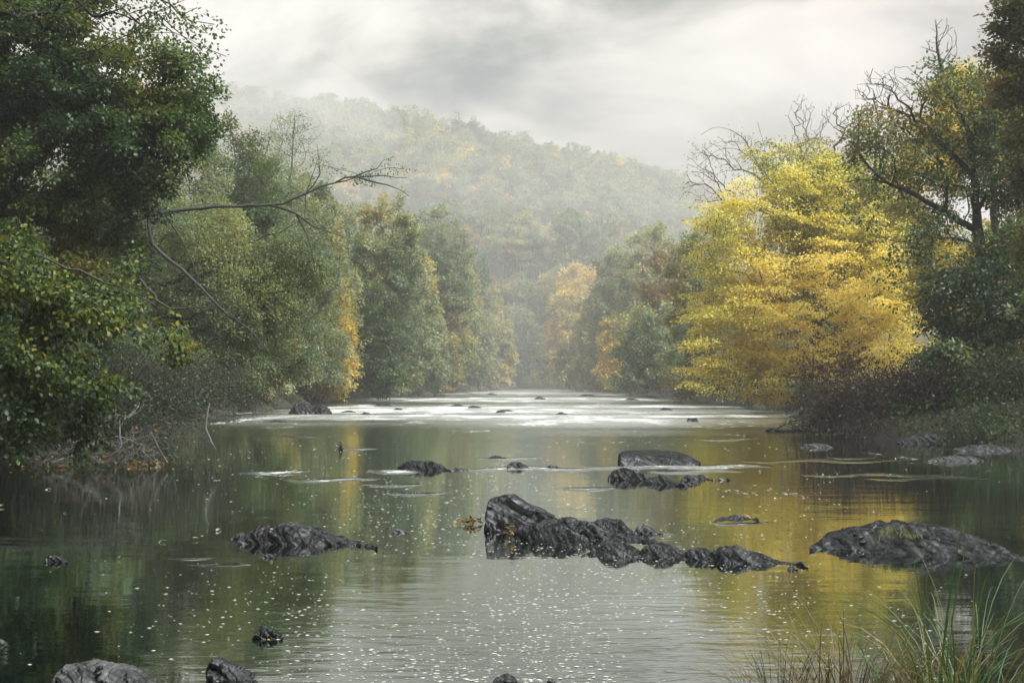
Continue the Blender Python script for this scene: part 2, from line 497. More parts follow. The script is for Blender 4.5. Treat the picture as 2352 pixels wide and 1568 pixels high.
# ------------------------------------------------------------------ branch skeletons
class Skel:
    def __init__(s):
        s.pos, s.par, s.pl = [], [], []

    def add(s, p, par):
        s.pos.append(np.asarray(p, float))
        s.par.append(par)
        s.pl.append(0.0 if par < 0 else s.pl[par] + float(np.linalg.norm(s.pos[-1] - s.pos[par])))
        return len(s.pos) - 1

    def dir(s, i):
        p = s.par[i]
        if p < 0:
            return np.array((0, 0, 1.0))
        return nrm(s.pos[i] - s.pos[p])

    def line(s, pts, par, step, rng, wob=0.03):
        """a smooth limb through pts"""
        pts = [np.asarray(q, float) for q in pts]
        if par >= 0 and np.linalg.norm(pts[0] - s.pos[par]) > 1e-4:
            pts = [s.pos[par]] + pts
        q = [2 * pts[0] - pts[1]] + pts + [2 * pts[-1] - pts[-2]]
        cur = par
        if par < 0:
            cur = s.add(pts[0], -1)
        for k in range(1, len(q) - 2):
            a, b, c, d = q[k - 1], q[k], q[k + 1], q[k + 2]
            ln = np.linalg.norm(c - b)
            m = max(1, int(ln / step))
            for j in range(1, m + 1):
                t = j / m
                v = 0.5 * ((2 * b) + (c - a) * t + (2 * a - 5 * b + 4 * c - d) * t * t + (-a + 3 * b - 3 * c + d) * t ** 3)
                if j < m:
                    v = v + rng.normal(size=3) * wob * min(ln, step * 3)
                cur = s.add(v, cur)
        return cur

    def grow(s, tips, bf, step, rng, wob=0.06, sag=0.0, first=0):
        root = s.pos[0]
        order = np.argsort(np.linalg.norm(tips - root, axis=1))
        out = np.zeros(len(tips), int)
        cap = 200000
        A = np.empty((cap, 3))
        B = np.empty(cap)
        n = len(s.pos)
        A[:n] = np.array(s.pos)
        B[:n] = s.pl
        for ti in order:
            p = tips[ti]
            dd = np.linalg.norm(A[first:n] - p, axis=1)
            q = int(np.argmin(dd + bf * B[first:n])) + first
            ln = np.linalg.norm(p - A[q])
            m = max(1, int(round(ln / step)))
            t0 = s.dir(q) * ln * 0.55
            t1 = (p - A[q]) * 0.9 + np.array((0, 0, -sag * ln))
            cur = q
            a0 = A[q].copy()
            for j in range(1, m + 1):
                t = j / m
                h00, h10, h01, h11 = 2 * t ** 3 - 3 * t * t + 1, t ** 3 - 2 * t * t + t, -2 * t ** 3 + 3 * t * t, t ** 3 - t * t
                v = h00 * a0 + h10 * t0 + h01 * p + h11 * t1
                if j < m:
                    v = v + rng.normal(size=3) * wob * step
                cur = s.add(v, cur)
                A[n] = v
                B[n] = s.pl[cur]
                n += 1
            out[ti] = cur
        return out

    def radii(s, tips_n, R, e=2.0, rmin=0.004):
        n = len(s.pos)
        kids = np.zeros(n, int)
        for i in range(n):
            if s.par[i] >= 0:
                kids[s.par[i]] += 1
        acc = np.where(kids == 0, 1.0, 0.0)
        for i in range(n - 1, 0, -1):
            if s.par[i] >= 0:
                acc[s.par[i]] += acc[i]
        r = (acc / acc[0]) ** (1 / e) * R
        s.r = np.maximum(r, rmin)
        s.acc = acc
        return s.r

    def chains(s):
        n = len(s.pos)
        ch = [[] for _ in range(n)]
        for i in range(n):
            if s.par[i] >= 0:
                ch[s.par[i]].append(i)
        res = []
        stack = [(0, -1)]
        while stack:
            st, pa = stack.pop()
            c = [pa, st] if pa >= 0 else [st]
            cur = st
            while ch[cur]:
                k = sorted(ch[cur], key=lambda i: -s.acc[i])
                for o in k[1:]:
                    stack.append((o, cur))
                cur = k[0]
                c.append(cur)
            if len(c) > 1:
                res.append(c)
        return res


def tubes(lines, org):
    """lines: list of (points n x 3, radii n, sides) -> verts, faces"""
    V, Fc, base = [], [], 0
    for pts, r, sd in lines:
        n = len(pts)
        tg = nrm(np.gradient(pts, axis=0))
        ref = np.array((0.13, 0.31, 0.94)) if abs(tg[0, 2]) < 0.8 else np.array((0.95, 0.2, 0.1))
        a = nrm(np.cross(tg, ref))
        b = np.cross(tg, a)
        an = np.arange(sd) * 2 * math.pi / sd
        ring = pts[:, None] + r[:, None, None] * (a[:, None] * np.cos(an)[None, :, None] + b[:, None] * np.sin(an)[None, :, None])
        V.append(ring.reshape(-1, 3))
        i = np.arange(n - 1)[:, None] * sd
        j = np.arange(sd)[None]
        j2 = (j + 1) % sd
        f = np.stack((i + j, i + j2, i + sd + j2, i + sd + j), -1).reshape(-1, 4) + base
        Fc.append(f)
        base += n * sd
    return np.concatenate(V) - org, np.concatenate(Fc)


def tube_obj(name, lines, org, mat, parent):
    v, f = tubes(lines, org)
    me = mesh_np(name, v, f.ravel(), np.arange(len(f)) * 4, mat, None, True)
    return link(name, me, parent) if parent is not None else me


def sample_blobs(rng, blobs, n, gap=None, hollow=0.45):
    """points in a union of ellipsoids: (centre, radii, weight); more towards their skins"""
    wt = np.array([b[2] for b in blobs], float)
    m = n if gap is None else int(n * 2.1)
    k = rng.choice(len(blobs), m, p=wt / wt.sum())
    u = unit(rng, m) * (rng.uniform(hollow ** 3, 1, m) ** (1 / 3))[:, None]
    c = np.array([q[0] for q in blobs])[k]
    r = np.array([q[1] for q in blobs])[k]
    p = c + u * r
    if gap is not None:
        p = p[np.argsort(-(gap(p) + 0.45 * rng.normal(size=m)))[:n]]
        rng.shuffle(p)
    return p


def tree(name, label, cat, trunk, blobs, n_tips, R, n_leaves, leaf, spray, pal, limbs=(), seed=1, bf=0.35, step=0.5, sag=0.1, group=None, mat=None, near=False,
         rmin=0.005, gapf=0.5, up=0.9, clumpf=0.5, cspread=(0.33, 0.16), split=0, droop=0.25, ftilt=0.28, tbase=0.45, bark=None, wood_sides=6, hollow=0.45, wob=0.06, leafless=(), barefrac=0.2, limb_r=()):
    rng = np.random.default_rng(seed)
    trunk = [np.asarray(q, float) for q in trunk]
    org = trunk[0].copy()
    root = link(name, None, None, org)
    root.empty_display_size = 0.5
    tag(root, label, cat, group)
    sk = Skel()
    sk.line(trunk, -1, step, rng, 0.02)
    n_tr = len(sk.pos)
    limb_ends = []
    for l in limbs:
        A = np.array(sk.pos)
        q = int(np.argmin(np.linalg.norm(A - np.asarray(l[0]), axis=1)))
        k0 = len(sk.pos)
        sk.line(l[1:], q, step, rng, 0.03)
        limb_ends.append((k0, len(sk.pos)))
    gap = Clump(rng, gapf) if gapf else None
    tips = sample_blobs(rng, blobs, n_tips, gap, hollow)
    bare = sample_blobs(rng, leafless, max(1, int(n_tips * barefrac)), gap, 0.0) if leafless else np.zeros((0, 3))
    allt = np.concatenate((tips, bare)) if len(bare) else tips
    ids = sk.grow(allt, bf, step, rng, wob, sag, first=max(1, n_tr // 3))
    sk.radii(len(ids), R, rmin=rmin)
    for (k0, k1), lr in zip(limb_ends, limb_r):
        sk.r[k0:k1] = np.maximum(sk.r[k0:k1], np.linspace(lr, lr * 0.12, k1 - k0))
    pos = np.array(sk.pos)
    bk = bark or M_BARK
    groups = {'trunk': [], 'limb': [], 'branchwork': []}
    ch = sk.chains()
    lens = [sk.r[c[min(1, len(c) - 1)]] * len(c) for c in ch]
    order = list(np.argsort(lens)[::-1])
    for rank, ci in enumerate(order):
        c = ch[ci]
        r = sk.r[c].copy()
        if c[0] != 0 and len(r) > 1:
            r[0] = r[1]
        sd = wood_sides + 4 if ci == 0 else (wood_sides if r[0] > 0.04 else (4 if r[0] > 0.015 else 3))
        ln = (pos[c], r, sd)
        if ci == 0:
            groups['trunk'].append(ln)
        elif len(groups['limb']) < split and len(c) > 4:
            groups['limb'].append(ln)
        else:
            groups['branchwork'].append(ln)
    if split == 0:
        tube_obj('trunk', groups['trunk'] + groups['branchwork'], org, bk, root)
    else:
        tube_obj('trunk', groups['trunk'], org, bk, root)
        for ln in groups['limb']:
            tube_obj('limb', [ln], org, bk, root)
        if groups['branchwork']:
            tube_obj('branchwork', groups['branchwork'], org, bk, root)
    if n_leaves:
        lid = ids[:len(tips)]
        par = np.array([sk.par[i] if sk.par[i] >= 0 else i for i in lid])
        dirs = nrm(pos[lid] - pos[par] + 1e-6)
        wts = rng.uniform(0.3, 1.7, len(lid))
        foliage('crown', rng, pos[lid], dirs, n_leaves, leaf, spray, pal, mat or M_LEAF, root, org, near, up, clumpf, cspread, droop, wts, ftilt, tbase)
    return root


def pb(x, y, Y, rx, ry, rz=None, wt=None):
    """crown blob measured on the picture grid at distance Y: radii in grid px, depth radius in m"""
    m = mpp(Y)
    r = (rx * m, rz if rz else (rx + ry) / 2 * m, ry * m)
    return (P(x, y, Y), r, wt or (rx * ry) ** 1.1)


def root_at(X, Y):
    return np.array((X, Y, float(ground_z(X, Y)) - 0.15))


# palettes: dark .. light leaf colours
G_DARK = [(0.022, 0.045, 0.020), (0.040, 0.078, 0.030), (0.065, 0.115, 0.038), (0.11, 0.155, 0.040)]
G_FRESH = [(0.013, 0.030, 0.011), (0.023, 0.052, 0.014), (0.043, 0.082, 0.018), (0.10, 0.14, 0.024), (0.22, 0.20, 0.03)]
G_OAK = [(0.018, 0.044, 0.020), (0.036, 0.080, 0.028), (0.062, 0.115, 0.034), (0.115, 0.155, 0.038), (0.20, 0.17, 0.04)]
G_GREY = [(0.075, 0.125, 0.085), (0.125, 0.190, 0.115), (0.185, 0.240, 0.130), (0.27, 0.29, 0.14), (0.36, 0.33, 0.13)]
G_OLIVE = [(0.11, 0.145, 0.07), (0.20, 0.225, 0.095), (0.31, 0.30, 0.11), (0.42, 0.36, 0.12)]
Y_BEECH = [(0.12, 0.17, 0.045), (0.36, 0.37, 0.075), (0.60, 0.54, 0.11), (0.74, 0.66, 0.17), (0.74, 0.61, 0.16)]
Y_GOLD = [(0.16, 0.18, 0.05), (0.37, 0.32, 0.07), (0.56, 0.44, 0.09), (0.60, 0.40, 0.08)]
O_RUST = [(0.11, 0.10, 0.05), (0.21, 0.16, 0.065), (0.32, 0.23, 0.08), (0.44, 0.33, 0.09)]
B_DEAD = [(0.018, 0.012, 0.009), (0.035, 0.021, 0.015), (0.07, 0.038, 0.022)]

# ------------------------------------------------------------------ trees: right bank
# yellow beech leaning over the water
b0 = root_at(15.2, 68)
tree('beech_tree', 'large bright yellow beech spreading low over the right bank', 'tree',
     [b0, P(1880, 800, 68), P(1870, 620, 68), P(1850, 420, 68), P(1840, 330, 68)],
     [pb(1760, 560, 67, 185, 150, 3.2), pb(1880, 500, 68, 190, 150, 3.2), pb(1700, 720, 66, 125, 160, 3.0), pb(1850, 720, 65, 180, 150, 3.2), pb(1980, 640, 68, 150, 150, 3),
      pb(1830, 380, 69, 120, 90, 2.4), pb(1720, 860, 65, 130, 62, 2.2), pb(1660, 560, 66, 70, 110, 2.2), pb(2020, 480, 69, 110, 110, 2.4), pb(2020, 790, 64, 110, 62, 2.2), pb(1640, 790, 65, 60, 90, 2), pb(1850, 480, 67, 120, 110, 2.4), pb(2080, 600, 67, 110, 140, 2.2, 30000), pb(2120, 720, 65, 90, 100, 1.8, 22000), pb(2000, 700, 63, 90, 90, 2, 20000), pb(1940, 420, 69, 110, 80, 2.2), pb(1950, 840, 62, 120, 50, 1.6), pb(2040, 560, 66, 120, 90, 2), pb(1600, 850, 65, 40, 60, 1.5)],
     1150, 0.26, 165000, (0.125, 0.09), (0.75, 0.10), Y_BEECH, seed=11, ftilt=0.16, tbase=0.58, gapf=0, cspread=(0.36, 0.22), bf=0.4, sag=0.05, mat=M_LEAFY, split=9, clumpf=0.45, rmin=0.012, droop=0.3, hollow=0.3)

# old oak with dark limbs
o0 = root_at(12.75, 38)
oY = 38
tree('oak_tree', 'old dark limbed oak with thin leaves in front of the yellow beech', 'tree',
     [o0, P(2281, 796, oY), P(2267, 699, oY), P(2252, 566, oY), P(2244, 500, oY), P(2262, 455, oY), P(2321, 408, oY), P(2380, 330, oY), P(2400, 200, oY)],
     [pb(2240, 700, 37, 125, 120, 1.6, 2.6), pb(2330, 640, 37, 100, 140, 1.4, 2.2), pb(2190, 820, 36, 70, 45, 0.9, 1), pb(2060, 350, oY, 120, 100, 1.2, 0.8), pb(2200, 230, oY, 120, 110, 1.4, 1.2),
      pb(2320, 330, oY, 110, 150, 1.6, 2), pb(2180, 440, oY, 110, 70, 1.2, 0.35), pb(2000, 300, oY, 60, 70, 0.9, 0.25), pb(2150, 560, 37, 80, 60, 1, 0.3), pb(2080, 640, 37, 70, 70, 1, 0.15), pb(2400, 480, 38, 110, 110, 1.4, 1.2), pb(2100, 470, 38, 150, 110, 1.5, 0.15), pb(2240, 330, 38.5, 130, 130, 1.5, 0.35)],
     1300, 0.21, 46000, (0.115, 0.07), (0.34, 0.6), [(0.030, 0.062, 0.034), (0.060, 0.11, 0.05), (0.10, 0.155, 0.06), (0.17, 0.20, 0.06), (0.28, 0.20, 0.06)], seed=21, limb_r=(0.10, 0.04, 0.08, 0.05, 0.05, 0.025), gapf=0, bf=0.3, step=0.17, wob=0.035, sag=0.0, split=9, clumpf=0.8, rmin=0.0055,
     limbs=[[P(2246, 535, oY), P(2173, 490, oY), P(2097, 444, oY), P(2035, 418, oY), P(1995, 382, oY), P(1959, 331, oY)],
            [P(2060, 428, oY), P(2005, 413, oY), P(1939, 418, oY + .3)],
            [P(2244, 500, oY), P(2240, 440, oY - .2), P(2237, 382, oY - .2), P(2224, 306, oY), P(2209, 260, oY), P(2183, 214, oY), P(2155, 122, oY), P(2150, 60, oY)],
            [P(2240, 430, oY), P(2224, 390, oY), P(2168, 337, oY), P(2122, 280, oY)],
            [P(2180, 492, oY), P(2173, 398, oY + .4), P(2137, 352, oY + .3), P(2081, 296, oY)],
            [P(2250, 560, oY), P(2180, 545, oY - .4), P(2110, 560, oY - .6), P(2010, 545, oY - .6)]],
     leafless=[pb(2010, 240, oY, 60, 90, 0.8), pb(2160, 110, oY, 45, 80, 0.5), pb(2080, 210, oY, 60, 70, 0.8)], barefrac=0.24)

# russet tree at the upper right edge
r0 = root_at(14.2, 31)
tree('russet_tree', 'tall russet and olive tree filling the upper right corner', 'tree',
     [r0, P(2560, 500, 31), P(2520, 250, 31), P(2480, -50, 31), P(2460, -250, 31)],
     [pb(2390, 120, 31, 115, 130, 1.3), pb(2420, 330, 31, 120, 150, 1.3), pb(2330, 190, 31, 70, 60, 0.8), pb(2340, 20, 31, 60, 60, 0.8), pb(2480, -60, 31, 150, 160, 1.6), pb(2450, 560, 30, 110, 150, 1.3)],
     700, 0.18, 60000, (0.10, 0.065), (0.30, 0.5), [(0.045, 0.065, 0.03), (0.095, 0.115, 0.04), (0.18, 0.16, 0.05), (0.32, 0.20, 0.05)], gapf=0, seed=23, bf=0.3, step=0.28, split=4, clumpf=0.9)

tree('maple_tree', 'orange and gold tree standing behind the oak between beech and corner', 'tree',
     [root_at(21.5, 58), P(2310, 750, 58), P(2290, 550, 58), P(2270, 320, 58), P(2260, 200, 58)],
     [pb(2230, 420, 58, 110, 140, 2.2), pb(2300, 300, 58, 110, 120, 2.2), pb(2330, 480, 58, 110, 160, 2.2), pb(2200, 620, 58, 120, 140, 2.2), pb(2170, 290, 58, 70, 80, 1.5), pb(2240, 220, 58, 90, 80, 1.6), pb(2130, 420, 58, 90, 100, 1.8), pb(2320, 700, 58, 120, 140, 2)],
     600, 0.22, 100000, (0.12, 0.085), (0.6, 0.3), [(0.18, 0.20, 0.05), (0.44, 0.38, 0.07), (0.64, 0.53, 0.11), (0.60, 0.44, 0.09)], seed=25, split=4, rmin=0.01, mat=M_LEAFY)

# bare arching birch behind the beech
tree('birch_tree', 'bare arching birch rising above the left shoulder of the yellow beech', 'tree',
     [root_at(16.5, 80), P(1800, 600, 80), P(1772, 452, 80), P(1745, 385, 80), P(1716, 330, 80), P(1690, 305, 80), P(1650, 292, 80), P(1610, 310, 80)],
     [pb(1660, 330, 80, 75, 38, 1.0), pb(1700, 400, 80, 95, 45, 1.2), pb(1610, 380, 80, 45, 50, 0.8), pb(1610, 440, 80, 55, 40, 0.8)],
     190, 0.12, 900, (0.11, 0.07), (0.4, 0.5), O_RUST, seed=31, bf=0.55, step=0.35, sag=0.55, split=4, rmin=0.010, gapf=0,
     limbs=[[P(1772, 452, 80), P(1754, 380, 80), P(1757, 340, 80), P(1745, 300, 80), P(1740, 280, 80)],
            [P(1745, 385, 80), P(1700, 345, 80), P(1650, 345, 80), P(1600, 385, 80)],
            [P(1772, 440, 80), P(1730, 400, 80), P(1670, 392, 80), P(1590, 430, 80), P(1560, 460, 80)],
            [P(1716, 330, 80), P(1690, 325, 80), P(1640, 330, 80), P(1598, 365, 80)]])
for k, (x, top, Y, wd_, lab) in enumerate([(1850, 225, 84, 70, 'thin twiggy tree poking above the crown of the yellow beech'), (1920, 235, 82, 75, 'russet sparse tree between the twiggy tree and the oak limbs'),
                                           (2030, 165, 78, 85, 'tall sparse brown tree standing behind the oak limbs')]):
    Xc = P(x, 800, Y)[0]
    tree('sparse_tree', lab, 'tree', [root_at(Xc + 0.5, Y), P(x + 8, 620, Y), P(x, 420, Y), P(x - 4, top + 150, Y)],
         [pb(x, top + 190, Y, wd_, 120, 1.6), pb(x + 20, top + 330, Y, wd_ * 1.2, 120, 1.8)], 190, 0.12, 7500, (0.12, 0.08), (0.5, 0.5), O_RUST, seed=41 + k, bf=0.25, step=0.6, sag=-0.2, wob=0.03, rmin=0.009,
         leafless=[pb(x, top + 55, Y, wd_ * 0.8, 60, 1.2), pb(x - 10, top + 30, Y, wd_ * 0.4, 40, 0.8)], gapf=0.3, barefrac=0.5)

# trees along the far right bank (x, top, base X offset, Y, width px, palette)
FAR_R = [
    (1600, 500, 92, 75, 'G_GREY', 'muted green tree pressed against the left edge of the yellow beech'),
    (1505, 690, 112, 90, 'G_GREY', 'low sea green tree overhanging the water left of the yellow beech'),
    (1545, 560, 118, 85, 'O_RUST', 'dull rust brown tree above the low sea green tree'),
    (1425, 715, 140, 52, 'Y_GOLD', 'pale gold bushy tree at the water edge on the far right bank'),
    (1480, 600, 145, 70, 'G_OLIVE', 'olive round crowned tree behind the pale gold bushy tree'),
    (1385, 640, 168, 62, 'G_OLIVE', 'pale olive rounded tree high on the far right bank'),
    (1335, 755, 178, 55, 'G_OLIVE', 'yellowish olive tree leaning to the river on the far right bank'),
    (1300, 660, 205, 48, 'Y_GOLD', 'golden tall tree where the river bends away'),
    (1330, 590, 225, 60, 'Y_GOLD', 'faint golden crown behind the river bend'),
    (1240, 690, 238, 60, 'G_GREY', 'grey green tree closing the end of the river'),
    (1215, 770, 228, 50, 'G_GREY', 'small grey green tree at the end of the water'),
    (1165, 640, 250, 62, 'O_RUST', 'faded rusty tree behind the end of the river'),
    (1430, 560, 160, 75, 'G_GREY', 'hazy grey green tree high behind the pale gold bushy tree'),
    (1505, 510, 150, 80, 'G_OLIVE', 'hazy olive tree above the dull rust brown tree'),
    (1290, 610, 236, 65, 'G_OLIVE', 'foggy yellow green tree above the bend on the right'),
    (1270, 760, 216, 44, 'G_OLIVE', 'small pale tree at the water where the river turns right'),
]
PALS = dict(G_DARK=G_DARK, G_GREY=G_GREY, G_OLIVE=G_OLIVE, Y_GOLD=Y_GOLD, O_RUST=O_RUST, G_OAK=G_OAK, Y_BEECH=Y_BEECH, G_FRESH=G_FRESH)


def bank_tree(name, x, top, Y, wd_, pal, lab, seed, lean=0.0, side=1, group='trees along the far river banks', dens=1.0):
    m = mpp(Y)
    bpt = P(x, 870, Y)
    X0 = bpt[0] + lean
    z0 = float(ground_z(X0, Y))
    if z0 < 0.2:                                    # root it on the bank, not in the river
        for k in range(60):
            X0 += 0.35 * side
            z0 = float(ground_z(X0, Y))
            if z0 > 0.3:
                break
    ztop = P(x, top, Y)[2]
    yb = 870 - (max(z0, 0.3) - CAMZ) / m
    hp = yb - top
    wm = wd_ * m
    rng = np.random.default_rng(seed)
    blobs = [pb(x, top + hp * 0.27, Y, wd_ * 0.92, hp * 0.26, wm * 0.8), pb(x, top + hp * 0.52, Y, wd_ * 1.08, hp * 0.30, wm * 0.9), pb(x - side * wd_ * 0.25, top + hp * 0.80, Y - wm * 0.3, wd_ * 0.95, hp * 0.19, wm * 0.9)]
    for k in range(5):
        blobs.append(pb(x + rng.uniform(-.7, .7) * wd_, top + hp * rng.uniform(.25, .8), Y + rng.uniform(-.5, .3) * wm, wd_ * rng.uniform(.3, .5), hp * rng.uniform(.10, .17), wm * 0.4))
    area = 3.1 * wm * hp * m * 0.8
    lw = max(0.085, 0.0017 * Y)
    nl = int(min(60000, dens * 4.6 * area / (lw * lw * 0.36)))
    nt = int(np.clip(area * 3.2, 180, 700))
    return tree(name, lab, 'tree', [(X0, Y, z0 - 0.2), P(x, yb - hp * 0.3, Y), P(x, top + hp * 0.4, Y), P(x, top + hp * 0.2, Y)], blobs, nt, 0.17 + 0.012 * wm, nl, (lw * 1.15, lw * 0.8),
                (max(0.5, wm * 0.12), 0.85), PALS[pal], seed=seed, bf=0.35, step=0.8, sag=0.1, group=group, rmin=max(0.008, Y * 0.00012), gapf=0, clumpf=0.45, hollow=0.55)


for k, (x, top, Y, wd_, pal, lab) in enumerate(FAR_R):
    bank_tree('bank_tree', x, top, Y, wd_, pal, lab, 100 + k, side=1, group=None)
FAR_L = [
    (540, 255, 68, 105, 'G_OAK', 'green and yellow tree beside the upper end of the left wood', 1.0),
    (660, 360, 80, 110, 'G_GREY', 'grey green tree under the twiggy top on the left bank', 0.9),
    (745, 600, 90, 62, 'Y_GOLD', 'orange gold tree on the left bank beyond the long bare limb', 0.9),
    (600, 480, 74, 70, 'Y_GOLD', 'yellow patched tree just under the long bare limb', 0.55),
    (880, 430, 104, 110, 'G_GREY', 'tall pale green tree on the left bank past the orange gold tree', 1.0),
    (840, 640, 96, 80, 'G_DARK', 'dark green tree dipping into the river on the left bank', 1.0),
    (985, 520, 128, 100, 'G_GREY', 'broad grey green tree further down the left bank', 1.0),
    (945, 680, 116, 75, 'G_GREY', 'low dusky green tree at the water below the broad grey green tree', 1.0),
    (1050, 640, 150, 62, 'G_GREY', 'slim grey green tree near the river bend on the left bank', 1.0),
    (1000, 760, 135, 45, 'O_RUST', 'small rusty bush at the water on the left bank', 1.0),
    (1095, 720, 172, 40, 'G_OLIVE', 'narrow olive tree next to the round yellow green bush', 1.0),
    (1140, 735, 188, 46, 'G_OLIVE', 'round yellow green bush at the far end of the left bank', 1.0),
    (800, 470, 112, 80, 'G_OLIVE', 'olive tree behind the orange gold tree on the left bank', 0.9),
    (465, 330, 58, 90, 'G_GREY', 'pale willowy tree between the oak canopy and the twiggy alder', 0.9),
    (735, 440, 94, 90, 'G_GREY', 'light green tree just behind the tip of the long bare limb', 0.8),
    (930, 560, 122, 80, 'G_OLIVE', 'yellow green tree between two grey green trees on the left bank', 0.9),
    (600, 300, 73, 90, 'G_GREY', 'tall airy green tree rising left of the twiggy alder', 0.9),
    (705, 395, 88, 90, 'G_OLIVE', 'pale olive crown directly below the twiggy alder top', 0.9),
    (1005, 470, 150, 85, 'G_GREY', 'hazy tall green tree on the left bank below the hill', 0.9),
    (1065, 560, 182, 70, 'G_GREY', 'very hazy green tree on the left bank short of the bend', 0.9),
    (1115, 640, 208, 60, 'G_OLIVE', 'very hazy olive tree above the round yellow green bush', 0.9),
    (1185, 700, 232, 58, 'G_GREY', 'fog pale green tree at the very end of the left bank', 0.9),
    (1040, 600, 160, 70, 'G_OLIVE', 'faint olive tree rising behind the slim grey green tree', 0.9),
]
for k, (x, top, Y, wd_, pal, lab, dens) in enumerate(FAR_L):
    bank_tree('bank_tree', x, top, Y, wd_, pal, lab, 140 + k, side=-1, group=None, dens=dens)

# twiggy alder top
tree('alder_tree', 'thin twiggy alder top standing against the mist on the left bank', 'tree',
     [root_at(-14.2, 82), P(640, 700, 82), P(660, 480, 82), P(672, 340, 82), P(678, 255, 82)],
     [pb(675, 330, 82, 70, 75, 1.4), pb(650, 430, 82, 95, 60, 1.6), pb(745, 360, 82, 30, 60, 0.8)], 260, 0.09, 9500, (0.10, 0.07), (0.45, 0.6), G_GREY, seed=61, bf=0.25, step=0.6, sag=-0.1, rmin=0.009, wob=0.03,
     leafless=[pb(680, 300, 82, 75, 55, 1.2), pb(740, 330, 82, 30, 60, 0.6)], gapf=0.3)

# ------------------------------------------------------------------ trees: left bank, near
dY = 40
tree('willow_tree', 'small leaved leaning tree with a long bare limb reaching over the river', 'tree',
     [root_at(-14.6, 40), P(90, 760, dY), P(170, 610, dY), P(230, 500, dY), P(260, 380, dY), P(300, 260, dY)],
     [pb(420, 560, dY, 160, 110, 1.5), pb(520, 680, dY, 150, 120, 1.4), pb(400, 770, dY, 170, 110, 1.5), pb(620, 780, dY + 2, 110, 100, 1.2), pb(640, 620, dY + 1, 110, 90, 1.2), pb(330, 420, dY + 2.2, 150, 80, 1.2),
      pb(830, 385, dY, 115, 36, 0.6, 2600), pb(730, 370, dY, 45, 70, 0.5, 1500), pb(690, 540, dY, 70, 60, 0.6, 2600), pb(480, 850, dY, 150, 60, 1.2), pb(240, 700, dY, 140, 200, 1.5), pb(330, 840, dY - 3, 150, 80, 1.3), pb(250, 590, dY - 2, 120, 80, 1.2), pb(720, 720, dY + 2, 55, 90, 0.8, 1500), pb(480, 420, dY + 2.2, 110, 60, 1.2, 4000)],
     1500, 0.20, 140000, (0.068, 0.048), (0.36, 0.55), [(0.052, 0.092, 0.055), (0.088, 0.142, 0.075), (0.138, 0.19, 0.088), (0.21, 0.24, 0.095), (0.30, 0.28, 0.09)], seed=71, limb_r=(0.085, 0.04, 0.025, 0.03, 0.025, 0.025, 0.06, 0.05, 0.03), bf=0.3, step=0.28, sag=0.25, split=8, clumpf=0.6, rmin=0.005, gapf=0.7,
     limbs=[[P(230, 505, dY - 2.5), P(270, 512, dY - 2.5), P(400, 484, dY - 2.5), P(520, 474, dY - 2.5), P(620, 470, dY - 2.5), P(700, 446, dY - 2.5), P(770, 420, dY - 2.5), P(850, 405, dY - 2.5), P(935, 408, dY - 2.5)],
            [P(620, 470, dY - 2.5), P(680, 490, dY - 2.5), P(720, 520, dY - 2.5), P(790, 545, dY - 2.5)], [P(680, 490, dY - 2.5), P(706, 540, dY - 2.5), P(720, 600, dY - 2.5)],
            [P(770, 420, dY - 2.5), P(840, 395, dY - 2.5), P(905, 360, dY - 2.5)], [P(820, 410, dY - 2.5), P(890, 425, dY - 2.5), P(940, 450, dY - 2.5)],
            [P(700, 446, dY - 2.5), P(735, 400, dY - 2.5), P(728, 330, dY - 2.5)],
            [P(330, 498, dY - 2.5), P(350, 560, dY - 2.5), P(440, 640, dY - 2.5), P(520, 720, dY - 2.5), P(590, 775, dY - 2.5), P(625, 820, dY - 2.5)],
            [P(200, 560, dY - 2.5), P(360, 690, dY - 2.5), P(450, 705, dY - 2.5), P(530, 722, dY - 2.5), P(600, 800, dY - 2.5)],
            [P(370, 490, dY - 2.5), P(420, 555, dY - 2.5), P(455, 630, dY - 2.5), P(450, 680, dY - 2.5)]])

bY = 27
tree('oak_tree', 'broad oak canopy with yellowing leaves covering the upper left corner', 'tree',
     [root_at(-12.5, 27), P(-250, 700, bY), P(-180, 400, bY), P(-80, 150, bY), P(20, -80, bY), P(60, -250, bY)],
     [pb(90, 130, bY, 170, 160, 1.6), pb(300, 200, bY, 160, 120, 1.4), pb(120, 380, bY, 180, 150, 1.5), pb(330, 330, bY, 150, 120, 1.3), pb(440, 180, bY, 70, 50, 0.8), pb(420, 300, bY, 75, 60, 0.8), pb(60, 560, bY, 150, 120, 1.4),
      pb(-100, 250, bY, 160, 300, 1.6), pb(80, -80, bY, 250, 120, 1.8), pb(240, 480, bY + 1, 130, 80, 1.2), pb(-60, 720, bY, 130, 160, 1.2), pb(430, 220, bY + 1, 70, 60, 0.9), pb(390, 280, bY + 1, 90, 70, 1.1), pb(60, 40, bY, 170, 120, 1.6), pb(200, 300, bY, 170, 130, 1.5), pb(140, 640, bY, 150, 90, 1.3), pb(240, 590, bY + 1, 100, 60, 1.1), pb(60, 800, bY, 150, 120, 1.3)],
     1200, 0.22, 170000, (0.085, 0.06), (0.30, 0.6), G_OAK, seed=81, bf=0.3, step=0.25, split=6, clumpf=1.1, cspread=(0.36, 0.18), rmin=0.004, gapf=0,
     limbs=[[P(-120, 240, bY), P(0, 215, bY - 1), P(100, 250, bY - 1), P(180, 290, bY - 1), P(260, 350, bY - 1), P(330, 420, bY - 1)],
            [P(-30, 60, bY), P(200, 160, bY), P(300, 235, bY), P(400, 300, bY)]])
uY = 18
